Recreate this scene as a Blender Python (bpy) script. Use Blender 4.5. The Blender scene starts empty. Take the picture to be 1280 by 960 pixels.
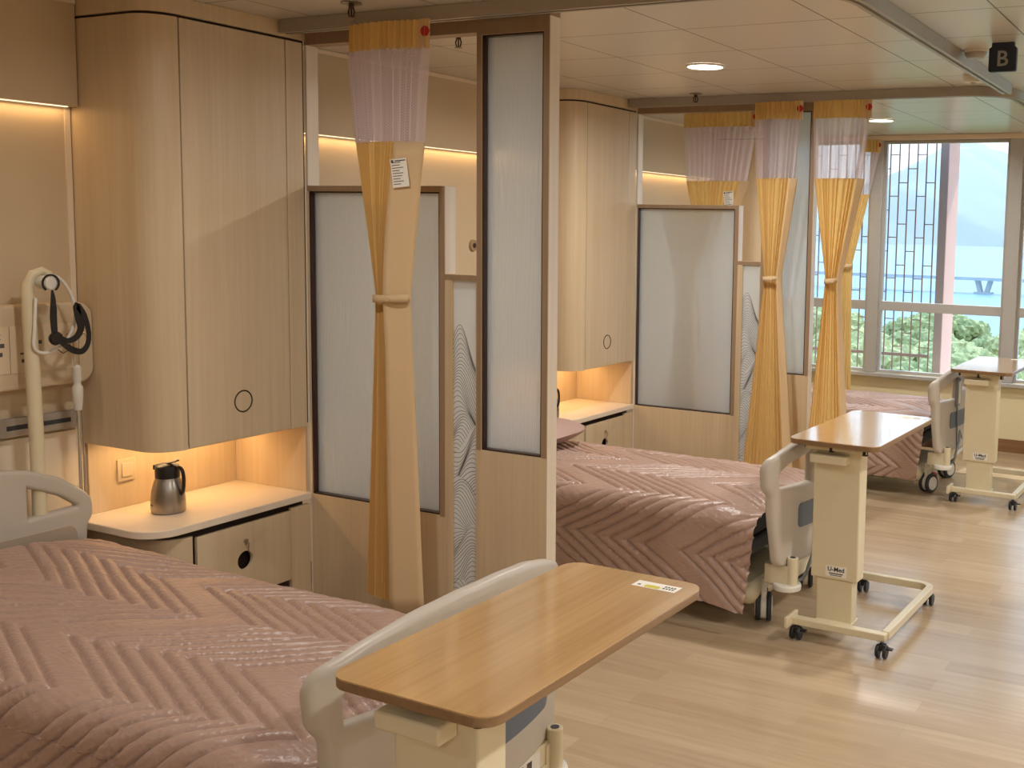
import bpy, bmesh, math, random
import numpy as np
from mathutils import Vector, Matrix
random.seed(7)
PI = math.pi
S = bpy.context.scene
COL = S.collection

# ------------------------------------------------------------------ helpers
def link(o, parent=None):
    COL.objects.link(o)
    if parent is not None:
        o.parent = parent
    return o

def thing(name, label, cat, loc=(0, 0, 0), rz=0.0, group=None):
    o = bpy.data.objects.new(name, None)
    o.empty_display_size = 0.1
    COL.objects.link(o)
    o.location = loc
    o.rotation_euler = (0, 0, rz)
    return tag(o, label, cat, group)

def tag(o, label, cat, group=None, kind=None):
    o['label'] = label
    o['category'] = cat
    if group: o['group'] = group
    if kind: o['kind'] = kind
    return o

def obj(name, bm, mat, parent=None, angle=35, bevel=0.0, label=None, loc=None):
    me = bpy.data.meshes.new(name)
    bmesh.ops.recalc_face_normals(bm, faces=bm.faces)
    bm.to_mesh(me); bm.free()
    return meshobj(name, me, mat, parent, angle, bevel, label, loc)

def meshobj(name, me, mat, parent=None, angle=35, bevel=0.0, label=None, loc=None):
    for m in (mat if isinstance(mat, (list, tuple)) else [mat]):
        me.materials.append(m)
    for p in me.polygons: p.use_smooth = True
    me.set_sharp_from_angle(angle=math.radians(angle))
    o = bpy.data.objects.new(name, me)
    link(o, parent)
    if loc: o.location = loc
    if bevel > 0:
        b = o.modifiers.new('bevel', 'BEVEL')
        b.width = bevel; b.segments = 2; b.limit_method = 'ANGLE'
    if label: o['label'] = label
    return o

def struct(name, bm, mat, parent=None, **k):
    o = obj(name, bm, mat, parent, **k)
    if parent is None: o['kind'] = 'structure'
    return o

def box(bm, x0, x1, y0, y1, z0, z1, mi=0):
    v = [bm.verts.new((x, y, z)) for z in (z0, z1) for y in (y0, y1) for x in (x0, x1)]
    for f in ((0, 2, 3, 1), (4, 5, 7, 6), (0, 1, 5, 4), (2, 6, 7, 3), (0, 4, 6, 2), (1, 3, 7, 5)):
        fc = bm.faces.new([v[i] for i in f]); fc.material_index = mi
    return bm

def B(*a, **k):
    bm = bmesh.new()
    box(bm, *a, **k)
    return bm

def frame_axes(d):
    d = d.normalized()
    up = Vector((0, 0, 1)) if abs(d.z) < .9 else Vector((1, 0, 0))
    a = d.cross(up).normalized()
    return a, d.cross(a).normalized()

def cyl(bm, p0, p1, r0, r1=None, seg=24, cap=True):
    p0, p1 = Vector(p0), Vector(p1)
    r1 = r0 if r1 is None else r1
    a, b = frame_axes(p1 - p0)
    R0 = [bm.verts.new(p0 + (a * math.cos(t) + b * math.sin(t)) * r0) for t in [2 * PI * i / seg for i in range(seg)]]
    R1 = [bm.verts.new(p1 + (a * math.cos(t) + b * math.sin(t)) * r1) for t in [2 * PI * i / seg for i in range(seg)]]
    for i in range(seg):
        bm.faces.new((R0[i], R0[(i + 1) % seg], R1[(i + 1) % seg], R1[i]))
    if cap:
        bm.faces.new(R0[::-1]); bm.faces.new(R1)
    return bm

def smooth(pts, n=5):
    P = [Vector(p) for p in pts]; out = []
    for i in range(len(P) - 1):
        a, b, c, d = P[max(i - 1, 0)], P[i], P[i + 1], P[min(i + 2, len(P) - 1)]
        for k in range(n):
            t = k / n
            out.append(.5 * ((2 * b) + (c - a) * t + (2 * a - 5 * b + 4 * c - d) * t * t + (3 * b - a - 3 * c + d) * t ** 3))
    return out + [P[-1]]

def tube(bm, pts, r, seg=10, closed=False, rad=None, flat=None, sm=0):
    if sm: pts = smooth(pts, sm)
    pts = [Vector(p) for p in pts]
    n = len(pts); rings = []
    ref = None
    for i, p in enumerate(pts):
        if closed: d = pts[(i + 1) % n] - pts[i - 1]
        else: d = pts[min(i + 1, n - 1)] - pts[max(i - 1, 0)]
        d = d.normalized()
        if ref is None:
            a, b = frame_axes(d)
        else:
            a = (ref - d * ref.dot(d)).normalized(); b = d.cross(a).normalized()
        ref = a
        rr = rad[i] if rad else r
        ra, rb = (rr, rr) if flat is None else (rr, rr * flat)
        rings.append([bm.verts.new(p + a * math.cos(2 * PI * k / seg) * ra + b * math.sin(2 * PI * k / seg) * rb) for k in range(seg)])
    for i in range(n if closed else n - 1):
        A, Bq = rings[i], rings[(i + 1) % n]
        for k in range(seg):
            bm.faces.new((A[k], A[(k + 1) % seg], Bq[(k + 1) % seg], Bq[k]))
    if not closed:
        bm.faces.new(rings[0][::-1]); bm.faces.new(rings[-1])
    return bm

def lathe(bm, prof, c=(0, 0, 0), seg=32):
    c = Vector(c); rings = []
    for r, z in prof:
        if r < 1e-5: rings.append([bm.verts.new(c + Vector((0, 0, z)))])
        else: rings.append([bm.verts.new(c + Vector((r * math.cos(2 * PI * k / seg), r * math.sin(2 * PI * k / seg), z))) for k in range(seg)])
    for A, Bq in zip(rings, rings[1:]):
        for k in range(seg):
            q = (k + 1) % seg
            if len(A) == 1 and len(Bq) == 1: continue
            if len(A) == 1: bm.faces.new((A[0], Bq[k], Bq[q]))
            elif len(Bq) == 1: bm.faces.new((A[k], A[q], Bq[0]))
            else: bm.faces.new((A[k], A[q], Bq[q], Bq[k]))
    return bm

def prism(bm, pts, z0, z1):
    a = [bm.verts.new((x, y, z0)) for x, y in pts]
    b = [bm.verts.new((x, y, z1)) for x, y in pts]
    n = len(pts)
    bm.faces.new(a[::-1]); bm.faces.new(b)
    for i in range(n): bm.faces.new((a[i], a[(i + 1) % n], b[(i + 1) % n], b[i]))
    return bm

def arc(cx, cy, r, a0, a1, n=10):
    return [(cx + r * math.cos(math.radians(a0 + (a1 - a0) * i / n)), cy + r * math.sin(math.radians(a0 + (a1 - a0) * i / n))) for i in range(n + 1)]

def rrect(x0, x1, y0, y1, r, n=6):
    return arc(x0 + r, y0 + r, r, 180, 270, n) + arc(x1 - r, y0 + r, r, 270, 360, n) + arc(x1 - r, y1 - r, r, 0, 90, n) + arc(x0 + r, y1 - r, r, 90, 180, n)

def rpoly(pts, r, n=5):
    """round the corners of a polygon"""
    out = []; m = len(pts)
    for i in range(m):
        p = Vector((*pts[i], 0)); a = Vector((*pts[i - 1], 0)); b = Vector((*pts[(i + 1) % m], 0))
        da, db = (a - p), (b - p)
        rr = min(r, da.length * .45, db.length * .45)
        s, e = p + da.normalized() * rr, p + db.normalized() * rr
        for k in range(n + 1):
            t = k / n
            q = s * (1 - t) ** 2 + p * 2 * t * (1 - t) + e * t ** 2
            out.append((q.x, q.y))
    return out

def plate_mesh(loops, thick, bevel=0.0, plane='xz', res=2):
    """flat plate with holes: loops of 2D points, filled with even-odd rule"""
    cu = bpy.data.curves.new('plate', 'CURVE')
    cu.dimensions = '2D'; cu.fill_mode = 'BOTH'
    cu.extrude = thick / 2 - bevel; cu.bevel_depth = bevel; cu.bevel_resolution = res
    for lp in loops:
        sp = cu.splines.new('POLY'); sp.points.add(len(lp) - 1)
        for i, (x, y) in enumerate(lp): sp.points[i].co = (x, y, 0, 1)
        sp.use_cyclic_u = True
    o = bpy.data.objects.new('plate', cu); COL.objects.link(o)
    bpy.context.view_layer.update()
    me = bpy.data.meshes.new_from_object(o.evaluated_get(bpy.context.evaluated_depsgraph_get()))
    bpy.data.objects.remove(o); bpy.data.curves.remove(cu)
    bm = bmesh.new(); bm.from_mesh(me); bpy.data.meshes.remove(me)
    bmesh.ops.remove_doubles(bm, verts=bm.verts, dist=1e-5)
    for v in bm.verts:
        x, y, z = v.co
        if plane == 'xz': v.co = (x, z, y)
        elif plane == 'yz': v.co = (z, x, y)
    return bm

def text_bm(body, size, ext=0.0006, bold=0.0, plane='xz', align='CENTER'):
    cu = bpy.data.curves.new('t', 'FONT'); cu.body = body; cu.size = size; cu.extrude = ext
    cu.offset = bold; cu.align_x = align; cu.align_y = 'CENTER'; cu.resolution_u = 3
    o = bpy.data.objects.new('t', cu); COL.objects.link(o)
    bpy.context.view_layer.update()
    me = bpy.data.meshes.new_from_object(o.evaluated_get(bpy.context.evaluated_depsgraph_get()))
    bpy.data.objects.remove(o); bpy.data.curves.remove(cu)
    bm = bmesh.new(); bm.from_mesh(me); bpy.data.meshes.remove(me)
    for v in bm.verts:
        x, y, z = v.co
        if plane == 'xz': v.co = (x, -z, y)
    return bm

def join(bm, other, mat=None, mi=None):
    me = bpy.data.meshes.new('j'); other.to_mesh(me); other.free()
    if mat is not None: me.transform(mat)
    n = len(bm.faces)
    bm.from_mesh(me); bpy.data.meshes.remove(me)
    if mi is not None:
        bm.faces.ensure_lookup_table()
        for f in bm.faces[n:]: f.material_index = mi
    return bm

# ------------------------------------------------------------------ materials
def srgb(r, g, b):
    f = lambda c: (c / 255 / 12.92) if c / 255 <= .04045 else ((c / 255 + .055) / 1.055) ** 2.4
    return (f(r), f(g), f(b), 1)

def nmat(name):
    m = bpy.data.materials.new(name); m.use_nodes = True
    nt = m.node_tree
    return m, nt, nt.nodes['Principled BSDF'], nt.nodes['Material Output']

def plain(name, col, rough=.5, metal=0.0, spec=.5, coat=0.0, noise=.04, nscale=30, bump=0.0, trans=0.0):
    m, nt, p, out = nmat(name)
    tc = nt.nodes.new('ShaderNodeTexCoord'); nz = nt.nodes.new('ShaderNodeTexNoise')
    nz.inputs['Scale'].default_value = nscale; nz.inputs['Detail'].default_value = 3
    nt.links.new(tc.outputs['Object'], nz.inputs['Vector'])
    mx = nt.nodes.new('ShaderNodeMix'); mx.data_type = 'RGBA'
    mx.inputs[6].default_value = tuple(c * (1 - noise) for c in col[:3]) + (1,)
    mx.inputs[7].default_value = tuple(min(1, c * (1 + noise)) for c in col[:3]) + (1,)
    nt.links.new(nz.outputs['Fac'], mx.inputs[0]); nt.links.new(mx.outputs[2], p.inputs['Base Color'])
    p.inputs['Roughness'].default_value = rough; p.inputs['Metallic'].default_value = metal
    p.inputs['Specular IOR Level'].default_value = spec
    p.inputs['Coat Weight'].default_value = coat; p.inputs['Coat Roughness'].default_value = .15
    p.inputs['Transmission Weight'].default_value = trans
    if bump > 0:
        b = nt.nodes.new('ShaderNodeBump'); b.inputs['Strength'].default_value = bump; b.inputs['Distance'].default_value = .002
        nt.links.new(nz.outputs['Fac'], b.inputs['Height']); nt.links.new(b.outputs['Normal'], p.inputs['Normal'])
    return m

def wood(name, c1, c2, axis='z', rough=.42, scale=1.0, spec=.4, coat=0.0):
    """laminate wood with fine straight grain along one axis"""
    m, nt, p, out = nmat(name)
    N = nt.nodes.new; L = nt.links.new
    tc = N('ShaderNodeTexCoord'); mp = N('ShaderNodeMapping')
    s = {'z': (60, 60, 1.6), 'x': (1.6, 60, 60), 'y': (60, 1.6, 60)}[axis]
    mp.inputs['Scale'].default_value = tuple(v * scale for v in s)
    L(tc.outputs['Object'], mp.inputs['Vector'])
    n1 = N('ShaderNodeTexNoise'); n1.inputs['Scale'].default_value = 1; n1.inputs['Detail'].default_value = 5; n1.inputs['Roughness'].default_value = .65
    L(mp.outputs['Vector'], n1.inputs['Vector'])
    mp2 = N('ShaderNodeMapping'); mp2.inputs['Scale'].default_value = tuple(v * scale * .22 for v in s)
    L(tc.outputs['Object'], mp2.inputs['Vector'])
    n2 = N('ShaderNodeTexNoise'); n2.inputs['Scale'].default_value = 1; n2.inputs['Detail'].default_value = 2
    L(mp2.outputs['Vector'], n2.inputs['Vector'])
    ad = N('ShaderNodeMath'); ad.operation = 'MULTIPLY_ADD'; ad.inputs[1].default_value = .6
    mu = N('ShaderNodeMath'); mu.operation = 'MULTIPLY'; mu.inputs[1].default_value = .4
    L(n2.outputs['Fac'], mu.inputs[0]); L(n1.outputs['Fac'], ad.inputs[0]); L(mu.outputs[0], ad.inputs[2])
    r = N('ShaderNodeValToRGB'); r.color_ramp.elements[0].position = .34; r.color_ramp.elements[1].position = .66
    r.color_ramp.elements[0].color = c1; r.color_ramp.elements[1].color = c2
    L(ad.outputs[0], r.inputs['Fac']); L(r.outputs['Color'], p.inputs['Base Color'])
    p.inputs['Roughness'].default_value = rough; p.inputs['Specular IOR Level'].default_value = spec
    p.inputs['Coat Weight'].default_value = coat; p.inputs['Coat Roughness'].default_value = .12
    return m

M = {}
M['oak'] = wood('light_oak_laminate', srgb(202, 180, 147), srgb(215, 195, 163), 'z')
M['oak_edge'] = wood('pale_edge_lit', srgb(226, 214, 196), srgb(236, 225, 208), 'z', rough=.3)  # light on the end faces is put into this paler colour
M['oak_frame'] = wood('frame_brown_oak', srgb(150, 126, 100), srgb(164, 140, 114), 'z', rough=.4)
M['table_top'] = wood('table_top_oak', srgb(178, 138, 88), srgb(204, 166, 114), 'y', rough=.16, spec=.6, scale=.8, coat=1.0)
M['table_edge'] = wood('table_edge_oak', srgb(128, 100, 70), srgb(146, 116, 84), 'y', rough=.4)
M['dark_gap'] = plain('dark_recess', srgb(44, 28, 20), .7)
M['bronze'] = plain('bronze_frame', srgb(74, 52, 44), .3, .6)
M['counter'] = plain('counter_laminate', srgb(232, 218, 198), .38, noise=.02)
M['wall'] = plain('beige_wall', srgb(204, 184, 152), .55, noise=.02, nscale=4)
M['wall_low'] = plain('wall_panel_ivory', srgb(214, 198, 170), .45, noise=.02)
M['trimw'] = plain('cream_trim', srgb(232, 215, 190), .4, noise=.02)
M['alu'] = plain('grey_aluminium', srgb(168, 160, 150), .35, .35)
M['winalu'] = plain('window_aluminium', srgb(190, 188, 184), .35, .25)
M['cream'] = plain('cream_enamel', srgb(220, 208, 176), .35, noise=.02)
M['bedplastic'] = plain('warm_grey_plastic', srgb(192, 183, 170), .4, noise=.02)
M['slate'] = plain('slate_blue_plastic', srgb(98, 108, 122), .45)
M['steel'] = plain('brushed_steel', srgb(158, 152, 145), .3, 1.0, nscale=60)
M['chrome'] = plain('chrome', srgb(210, 208, 204), .15, 1.0)
M['black'] = plain('black_plastic', srgb(22, 22, 24), .4)
M['rubber'] = plain('dark_rubber', srgb(52, 54, 58), .6)
M['whitep'] = plain('white_plastic', srgb(226, 222, 212), .35)
M['greyp'] = plain('grey_cable', srgb(130, 134, 136), .45)
M['red'] = plain('red_plastic', srgb(190, 40, 40), .45)
M['pinkred'] = plain('pink_pedal', srgb(200, 80, 80), .45)
M['paper'] = plain('paper_label', srgb(236, 232, 222), .6)
M['ink'] = plain('ink', srgb(40, 40, 44), .7)
M['yellowink'] = plain('yellow_mark', srgb(200, 190, 40), .6)
M['signblue'] = plain('navy_sign', srgb(28, 38, 58), .4)
M['signgrey'] = plain('sign_letter', srgb(150, 152, 154), .5)
M['seal'] = plain('dark_line_print', srgb(84, 76, 70), .6)

# quilt
def quilt_mat():
    m, nt, p, out = nmat('mauve_satin')
    N = nt.nodes.new; L = nt.links.new
    tc = N('ShaderNodeTexCoord'); nz = N('ShaderNodeTexNoise'); nz.inputs['Scale'].default_value = 70; nz.inputs['Detail'].default_value = 4
    mp = N('ShaderNodeMapping'); mp.inputs['Scale'].default_value = (1, 1, 1)
    L(tc.outputs['Object'], mp.inputs['Vector']); L(mp.outputs['Vector'], nz.inputs['Vector'])
    b = N('ShaderNodeBump'); b.inputs['Strength'].default_value = .45; b.inputs['Distance'].default_value = .006
    L(nz.outputs['Fac'], b.inputs['Height']); L(b.outputs['Normal'], p.inputs['Normal'])
    p.inputs['Base Color'].default_value = srgb(170, 141, 127)
    p.inputs['Roughness'].default_value = .37; p.inputs['Specular IOR Level'].default_value = .65
    p.inputs['Sheen Weight'].default_value = .5; p.inputs['Sheen Roughness'].default_value = .35
    p.inputs['Sheen Tint'].default_value = srgb(235, 200, 190)
    return m
M['quilt'] = quilt_mat()
M['pillow'] = plain('mauve_cotton', srgb(172, 142, 132), .6, bump=.2, nscale=40)

def fabric(name, c, transl=.45, rough=.8):
    m, nt, p, out = nmat(name)
    N = nt.nodes.new; L = nt.links.new
    p.inputs['Base Color'].default_value = c; p.inputs['Roughness'].default_value = rough
    p.inputs['Sheen Weight'].default_value = .2
    t = N('ShaderNodeBsdfTranslucent'); t.inputs['Color'].default_value = c
    mx = N('ShaderNodeMixShader'); mx.inputs[0].default_value = transl
    L(p.outputs[0], mx.inputs[1]); L(t.outputs[0], mx.inputs[2]); L(mx.outputs[0], out.inputs['Surface'])
    return m
M['curt'] = fabric('yellow_curtain', srgb(232, 196, 124), .3)
M['curt_pale'] = fabric('pale_yellow_curtain', srgb(232, 205, 162), .25)

def net_mat():
    m, nt, p, out = nmat('curtain_net')
    N = nt.nodes.new; L = nt.links.new
    uv = N('ShaderNodeUVMap')
    mp = N('ShaderNodeMapping'); mp.inputs['Scale'].default_value = (150, 150, 1); mp.inputs['Rotation'].default_value = (0, 0, PI / 4)
    L(uv.outputs['UV'], mp.inputs['Vector'])
    sp = N('ShaderNodeSeparateXYZ'); L(mp.outputs['Vector'], sp.inputs[0])
    res = []
    for ax in (0, 1):
        f = N('ShaderNodeMath'); f.operation = 'FRACT'; L(sp.outputs[ax], f.inputs[0])
        c = N('ShaderNodeMath'); c.operation = 'GREATER_THAN'; c.inputs[1].default_value = .50; L(f.outputs[0], c.inputs[0]); res.append(c)
    mx = N('ShaderNodeMath'); mx.operation = 'MAXIMUM'; L(res[0].outputs[0], mx.inputs[0]); L(res[1].outputs[0], mx.inputs[1])
    tr = N('ShaderNodeBsdfTransparent'); df = N('ShaderNodeBsdfDiffuse'); df.inputs['Color'].default_value = srgb(226, 212, 214)
    tl = N('ShaderNodeBsdfTranslucent'); tl.inputs['Color'].default_value = srgb(226, 212, 214)
    m1 = N('ShaderNodeMixShader'); m1.inputs[0].default_value = .4; L(df.outputs[0], m1.inputs[1]); L(tl.outputs[0], m1.inputs[2])
    m2 = N('ShaderNodeMixShader'); L(mx.outputs[0], m2.inputs[0]); L(tr.outputs[0], m2.inputs[1]); L(m1.outputs[0], m2.inputs[2])
    L(m2.outputs[0], out.inputs['Surface'])
    return m
M['net'] = net_mat()

def glass_frost(name='frosted_reeded_glass', reed=170.0, fac=.52, col=(238, 242, 242), rough=.26):
    m, nt, p, out = nmat(name)
    N = nt.nodes.new; L = nt.links.new
    tc = N('ShaderNodeTexCoord'); sp = N('ShaderNodeSeparateXYZ'); L(tc.outputs['Object'], sp.inputs[0])
    mu = N('ShaderNodeMath'); mu.operation = 'MULTIPLY'; mu.inputs[1].default_value = reed * 2 * PI; L(sp.outputs[0], mu.inputs[0])
    sn = N('ShaderNodeMath'); sn.operation = 'SINE'; L(mu.outputs[0], sn.inputs[0])
    b = N('ShaderNodeBump'); b.inputs['Strength'].default_value = .5; b.inputs['Distance'].default_value = .002
    L(sn.outputs[0], b.inputs['Height'])
    p.inputs['Base Color'].default_value = srgb(*col)
    p.inputs['Transmission Weight'].default_value = 1.0
    p.inputs['Roughness'].default_value = rough; p.inputs['IOR'].default_value = 1.12
    L(b.outputs['Normal'], p.inputs['Normal'])
    gl = N('ShaderNodeBsdfPrincipled'); gl.inputs['Base Color'].default_value = srgb(*col); gl.inputs['Roughness'].default_value = .25
    L(b.outputs['Normal'], gl.inputs['Normal'])
    tl = N('ShaderNodeBsdfTranslucent'); tl.inputs['Color'].default_value = srgb(*col)
    m0 = N('ShaderNodeMixShader'); m0.inputs[0].default_value = .5; L(gl.outputs[0], m0.inputs[1]); L(tl.outputs[0], m0.inputs[2])
    mx = N('ShaderNodeMixShader'); mx.inputs[0].default_value = fac
    L(p.outputs[0], mx.inputs[1]); L(m0.outputs[0], mx.inputs[2]); L(mx.outputs[0], out.inputs['Surface'])
    return m
M['frost'] = glass_frost()
M['frost_white'] = glass_frost('white_art_glass', reed=0.0001, fac=.75, col=(236, 238, 236))

def clear_glass():
    m, nt, p, out = nmat('window_glass')
    N = nt.nodes.new; L = nt.links.new
    tr = N('ShaderNodeBsdfTransparent'); tr.inputs['Color'].default_value = (.9, .95, .97, 1)
    gl = N('ShaderNodeBsdfGlossy'); gl.inputs['Roughness'].default_value = .02
    fr = N('ShaderNodeFresnel'); fr.inputs['IOR'].default_value = 1.3
    mx = N('ShaderNodeMixShader'); L(fr.outputs[0], mx.inputs[0]); L(tr.outputs[0], mx.inputs[1]); L(gl.outputs[0], mx.inputs[2])
    L(mx.outputs[0], out.inputs['Surface'])
    return m
M['glass'] = clear_glass()

def emis(name, col, st):
    m, nt, p, out = nmat(name)
    e = nt.nodes.new('ShaderNodeEmission'); e.inputs['Color'].default_value = col; e.inputs['Strength'].default_value = st
    nt.links.new(e.outputs[0], out.inputs['Surface'])
    return m
M['lamp'] = emis('lamp_diffuser', (1, .93, .82, 1), 9.0)
M['led'] = emis('led_strip_glow', (1, .74, .46, 1), 1.4)

def floor_mat():
    m, nt, p, out = nmat('vinyl_plank_floor')
    N = nt.nodes.new; L = nt.links.new
    tc = N('ShaderNodeTexCoord')
    br = N('ShaderNodeTexBrick'); br.offset = .37; br.squash = 1.0
    br.inputs['Scale'].default_value = 1.0; br.inputs['Mortar Size'].default_value = .0012
    br.inputs['Brick Width'].default_value = .92; br.inputs['Row Height'].default_value = .105
    br.inputs['Color1'].default_value = (0, 0, 0, 1); br.inputs['Color2'].default_value = (1, 1, 1, 1); br.inputs['Mortar'].default_value = (.3, .3, .3, 1)
    br.inputs['Bias'].default_value = 0.0
    L(tc.outputs['Object'], br.inputs['Vector'])
    mp = N('ShaderNodeMapping'); mp.inputs['Scale'].default_value = (2.2, 32, 1); L(tc.outputs['Object'], mp.inputs['Vector'])
    nz = N('ShaderNodeTexNoise'); nz.inputs['Scale'].default_value = 1; nz.inputs['Detail'].default_value = 5; nz.inputs['Roughness'].default_value = .6
    L(mp.outputs['Vector'], nz.inputs['Vector'])
    sep = N('ShaderNodeSeparateColor'); L(br.outputs['Color'], sep.inputs[0])
    ad = N('ShaderNodeMath'); ad.operation = 'MULTIPLY_ADD'; ad.inputs[1].default_value = .28
    m2 = N('ShaderNodeMath'); m2.operation = 'MULTIPLY'; m2.inputs[1].default_value = .75; L(nz.outputs['Fac'], m2.inputs[0])
    L(sep.outputs[0], ad.inputs[0]); L(m2.outputs[0], ad.inputs[2])
    r = N('ShaderNodeValToRGB'); e = r.color_ramp.elements
    e[0].position = .05; e[0].color = srgb(152, 128, 98); e[1].position = .95; e[1].color = srgb(200, 178, 148)
    L(ad.outputs[0], r.inputs['Fac']); L(r.outputs['Color'], p.inputs['Base Color'])
    p.inputs['Roughness'].default_value = .24; p.inputs['Specular IOR Level'].default_value = .6
    b = N('ShaderNodeBump'); b.inputs['Strength'].default_value = .06; b.inputs['Distance'].default_value = .001
    L(nz.outputs['Fac'], b.inputs['Height']); L(b.outputs['Normal'], p.inputs['Normal'])
    return m
M['floor'] = floor_mat()
M['cove'] = wood('coved_vinyl_skirting', srgb(120, 86, 56), srgb(150, 112, 76), 'x', rough=.4, scale=.5)
M['cove_y'] = wood('coved_vinyl_skirting_long', srgb(120, 86, 56), srgb(150, 112, 76), 'y', rough=.4, scale=.5)

def ceil_mat():
    m, nt, p, out = nmat('ceiling_metal_tiles')
    N = nt.nodes.new; L = nt.links.new
    tc = N('ShaderNodeTexCoord'); sp = N('ShaderNodeSeparateXYZ'); L(tc.outputs['Object'], sp.inputs[0])
    res = []
    for ax, off, per, w in ((0, -1.972, .592, .006), (1, 3.83, .521, .006)):
        s = N('ShaderNodeMath'); s.operation = 'SUBTRACT'; s.inputs[1].default_value = off - 50 * per - w / 2; L(sp.outputs[ax], s.inputs[0])
        d = N('ShaderNodeMath'); d.operation = 'DIVIDE'; d.inputs[1].default_value = per; L(s.outputs[0], d.inputs[0])
        f = N('ShaderNodeMath'); f.operation = 'FRACT'; L(d.outputs[0], f.inputs[0])
        l = N('ShaderNodeMath'); l.operation = 'LESS_THAN'; l.inputs[1].default_value = w / per; L(f.outputs[0], l.inputs[0]); res.append(l)
    mx = N('ShaderNodeMath'); mx.operation = 'MAXIMUM'; L(res[0].outputs[0], mx.inputs[0]); L(res[1].outputs[0], mx.inputs[1])
    c = N('ShaderNodeMix'); c.data_type = 'RGBA'; c.inputs[6].default_value = srgb(214, 208, 198); c.inputs[7].default_value = srgb(92, 76, 62)
    L(mx.outputs[0], c.inputs[0]); L(c.outputs[2], p.inputs['Base Color'])
    p.inputs['Roughness'].default_value = .3; p.inputs['Specular IOR Level'].default_value = .5; p.inputs['Metallic'].default_value = .25
    b = N('ShaderNodeBump'); b.invert = True; b.inputs['Strength'].default_value = .6; b.inputs['Distance'].default_value = .003
    L(mx.outputs[0], b.inputs['Height']); L(b.outputs['Normal'], p.inputs['Normal'])
    return m
M['ceil'] = ceil_mat()

# ------------------------------------------------------------------ room shell
WX = -3.77          # head wall
YW = 8.57           # window wall
CZ = 2.435          # ceiling
XR, YB = 3.6, -3.2  # far side and back of the ward
struct('floor', B(WX - .2, XR + .2, YB - .2, YW + .1, -.1, 0), M['floor'])
struct('ceiling', B(WX - .2, XR + .2, YB - .2, YW + .1, CZ, CZ + .1), M['ceil'])
struct('wall_left', B(WX - .2, WX, YB - .2, YW + .1, 0, CZ), M['wall'])
struct('wall_right', B(XR, XR + .2, YB - .2, YW + .1, 0, CZ), M['wall'])
struct('wall_back', B(WX, XR, YB - .2, YB, 0, CZ), M['wall'])

# window wall: pieces around openings
wins = [(-3.30, -2.68), (-2.585, -1.60), (-1.50, -.42), (-.32, .76), (.86, 1.94), (2.04, 3.1)]
SILL, HEAD = .54, 2.395
bm = bmesh.new()
box(bm, WX, XR, YW, YW + .18, 0, SILL)
box(bm, WX, XR, YW, YW + .18, HEAD, CZ)
box(bm, WX, wins[0][0], YW, YW + .18, SILL, HEAD)
box(bm, wins[-1][1], XR, YW, YW + .18, SILL, HEAD)
struct('wall_window_side', bm, plain('cream_window_wall', srgb(226, 214, 176), .5, noise=.02))
for i in range(len(wins) - 1):
    a, b_ = wins[i][1], wins[i + 1][0]
    struct('trim_%d' % (i + 1), B(a, b_, YW - .02, YW + .10, SILL, HEAD), M['winalu'], bevel=.004)
struct('trim_9', B(WX, XR, YW - .06, YW + .0, SILL - .03, SILL), M['winalu'], bevel=.004)
struct('trim_10', B(WX, XR, YW - .04, YW + .02, HEAD, CZ - .001), M['trimw'], bevel=.003)
for i, (a, b_) in enumerate(wins):
    e = thing('window_%d' % (i + 1), '', 'window', ((a + b_) / 2, YW + .04, SILL))
    del e['label']; del e['category']; e['kind'] = 'structure'
    w = (b_ - a) / 2 - .001; H = HEAD - SILL - .001; tz = 1.115 - SILL
    fr = plate_mesh([[(-w, .001), (w, .001), (w, H), (-w, H)],
                     [(-w + .018, .02), (w - .018, .02), (w - .018, tz - .068), (-w + .018, tz - .068)],
                     [(-w + .018, tz), (w - .018, tz), (w - .018, H - .02), (-w + .018, H - .02)]], .05, 0.003)
    obj('window_frame', fr, M['winalu'], e)
    obj('pane', B(-w + .018, w - .018, -.003, .003, .02, tz - .068), M['glass'], e)
    obj('pane', B(-w + .018, w - .018, -.003, .003, tz, H - .02), M['glass'], e)

# baseboards (coved vinyl)
struct('baseboard_window', B(WX, XR, YW - .008, YW, 0, .10), M['cove'])
struct('baseboard_left', B(WX, WX + .008, YB, YW - .01, 0, .10), M['cove_y'])

# head wall soffit box with LED strip, one per bay
for k, (y0, y1) in enumerate(((-.05, 2.555), (3.32, 5.225), (5.99, 7.895))):
    s = struct('trim_%d' % (20 + k), B(WX, WX + .05, y0, y1, 2.06, CZ - .02), M['wall'])
    st = struct('trim_%d' % (30 + k), B(WX, WX + .055, y0, y1, CZ - .02, CZ - .002), M['trimw'])
    obj('led_strip', B(WX + .014, WX + .026, y0 + .02, y1 - .02, 2.057, 2.0605), M['led'], s, label=
             ['warm light strip glowing under the soffit above the nearest bed', 'warm light strip under the soffit behind the nearer partition',
              'warm light strip under the soffit beside the wide gathered curtain'][k])
struct('trim_40', B(WX, WX + .006, 2.535, 2.555, .6, 2.06), M['trimw'])

# ------------------------------------------------------------------ cabinets (one set per bay)
CX = WX
def outline(off=0.0, front=-3.34, y0=0.0, y1=.69, r=.11, back=None):
    b0 = CX if back is None else back
    return [(b0 + .001, y0 + off)] + arc(front - r, y0 + r, r - off, -90, 0, 10) + [(front - off, y1), (b0 + .001, y1)]

def ring_panel(z0, z1, front, y0, r, t, back):
    outer = [(back, y0)] + arc(front - r, y0 + r, r, -90, 0, 12)
    inner = [(front - t, y0 + r)] + arc(front - r, y0 + r, r - t, 0, -90, 12)[1:] + [(back, y0 + t)]
    return prism(bmesh.new(), outer + inner, z0, z1)

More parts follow.
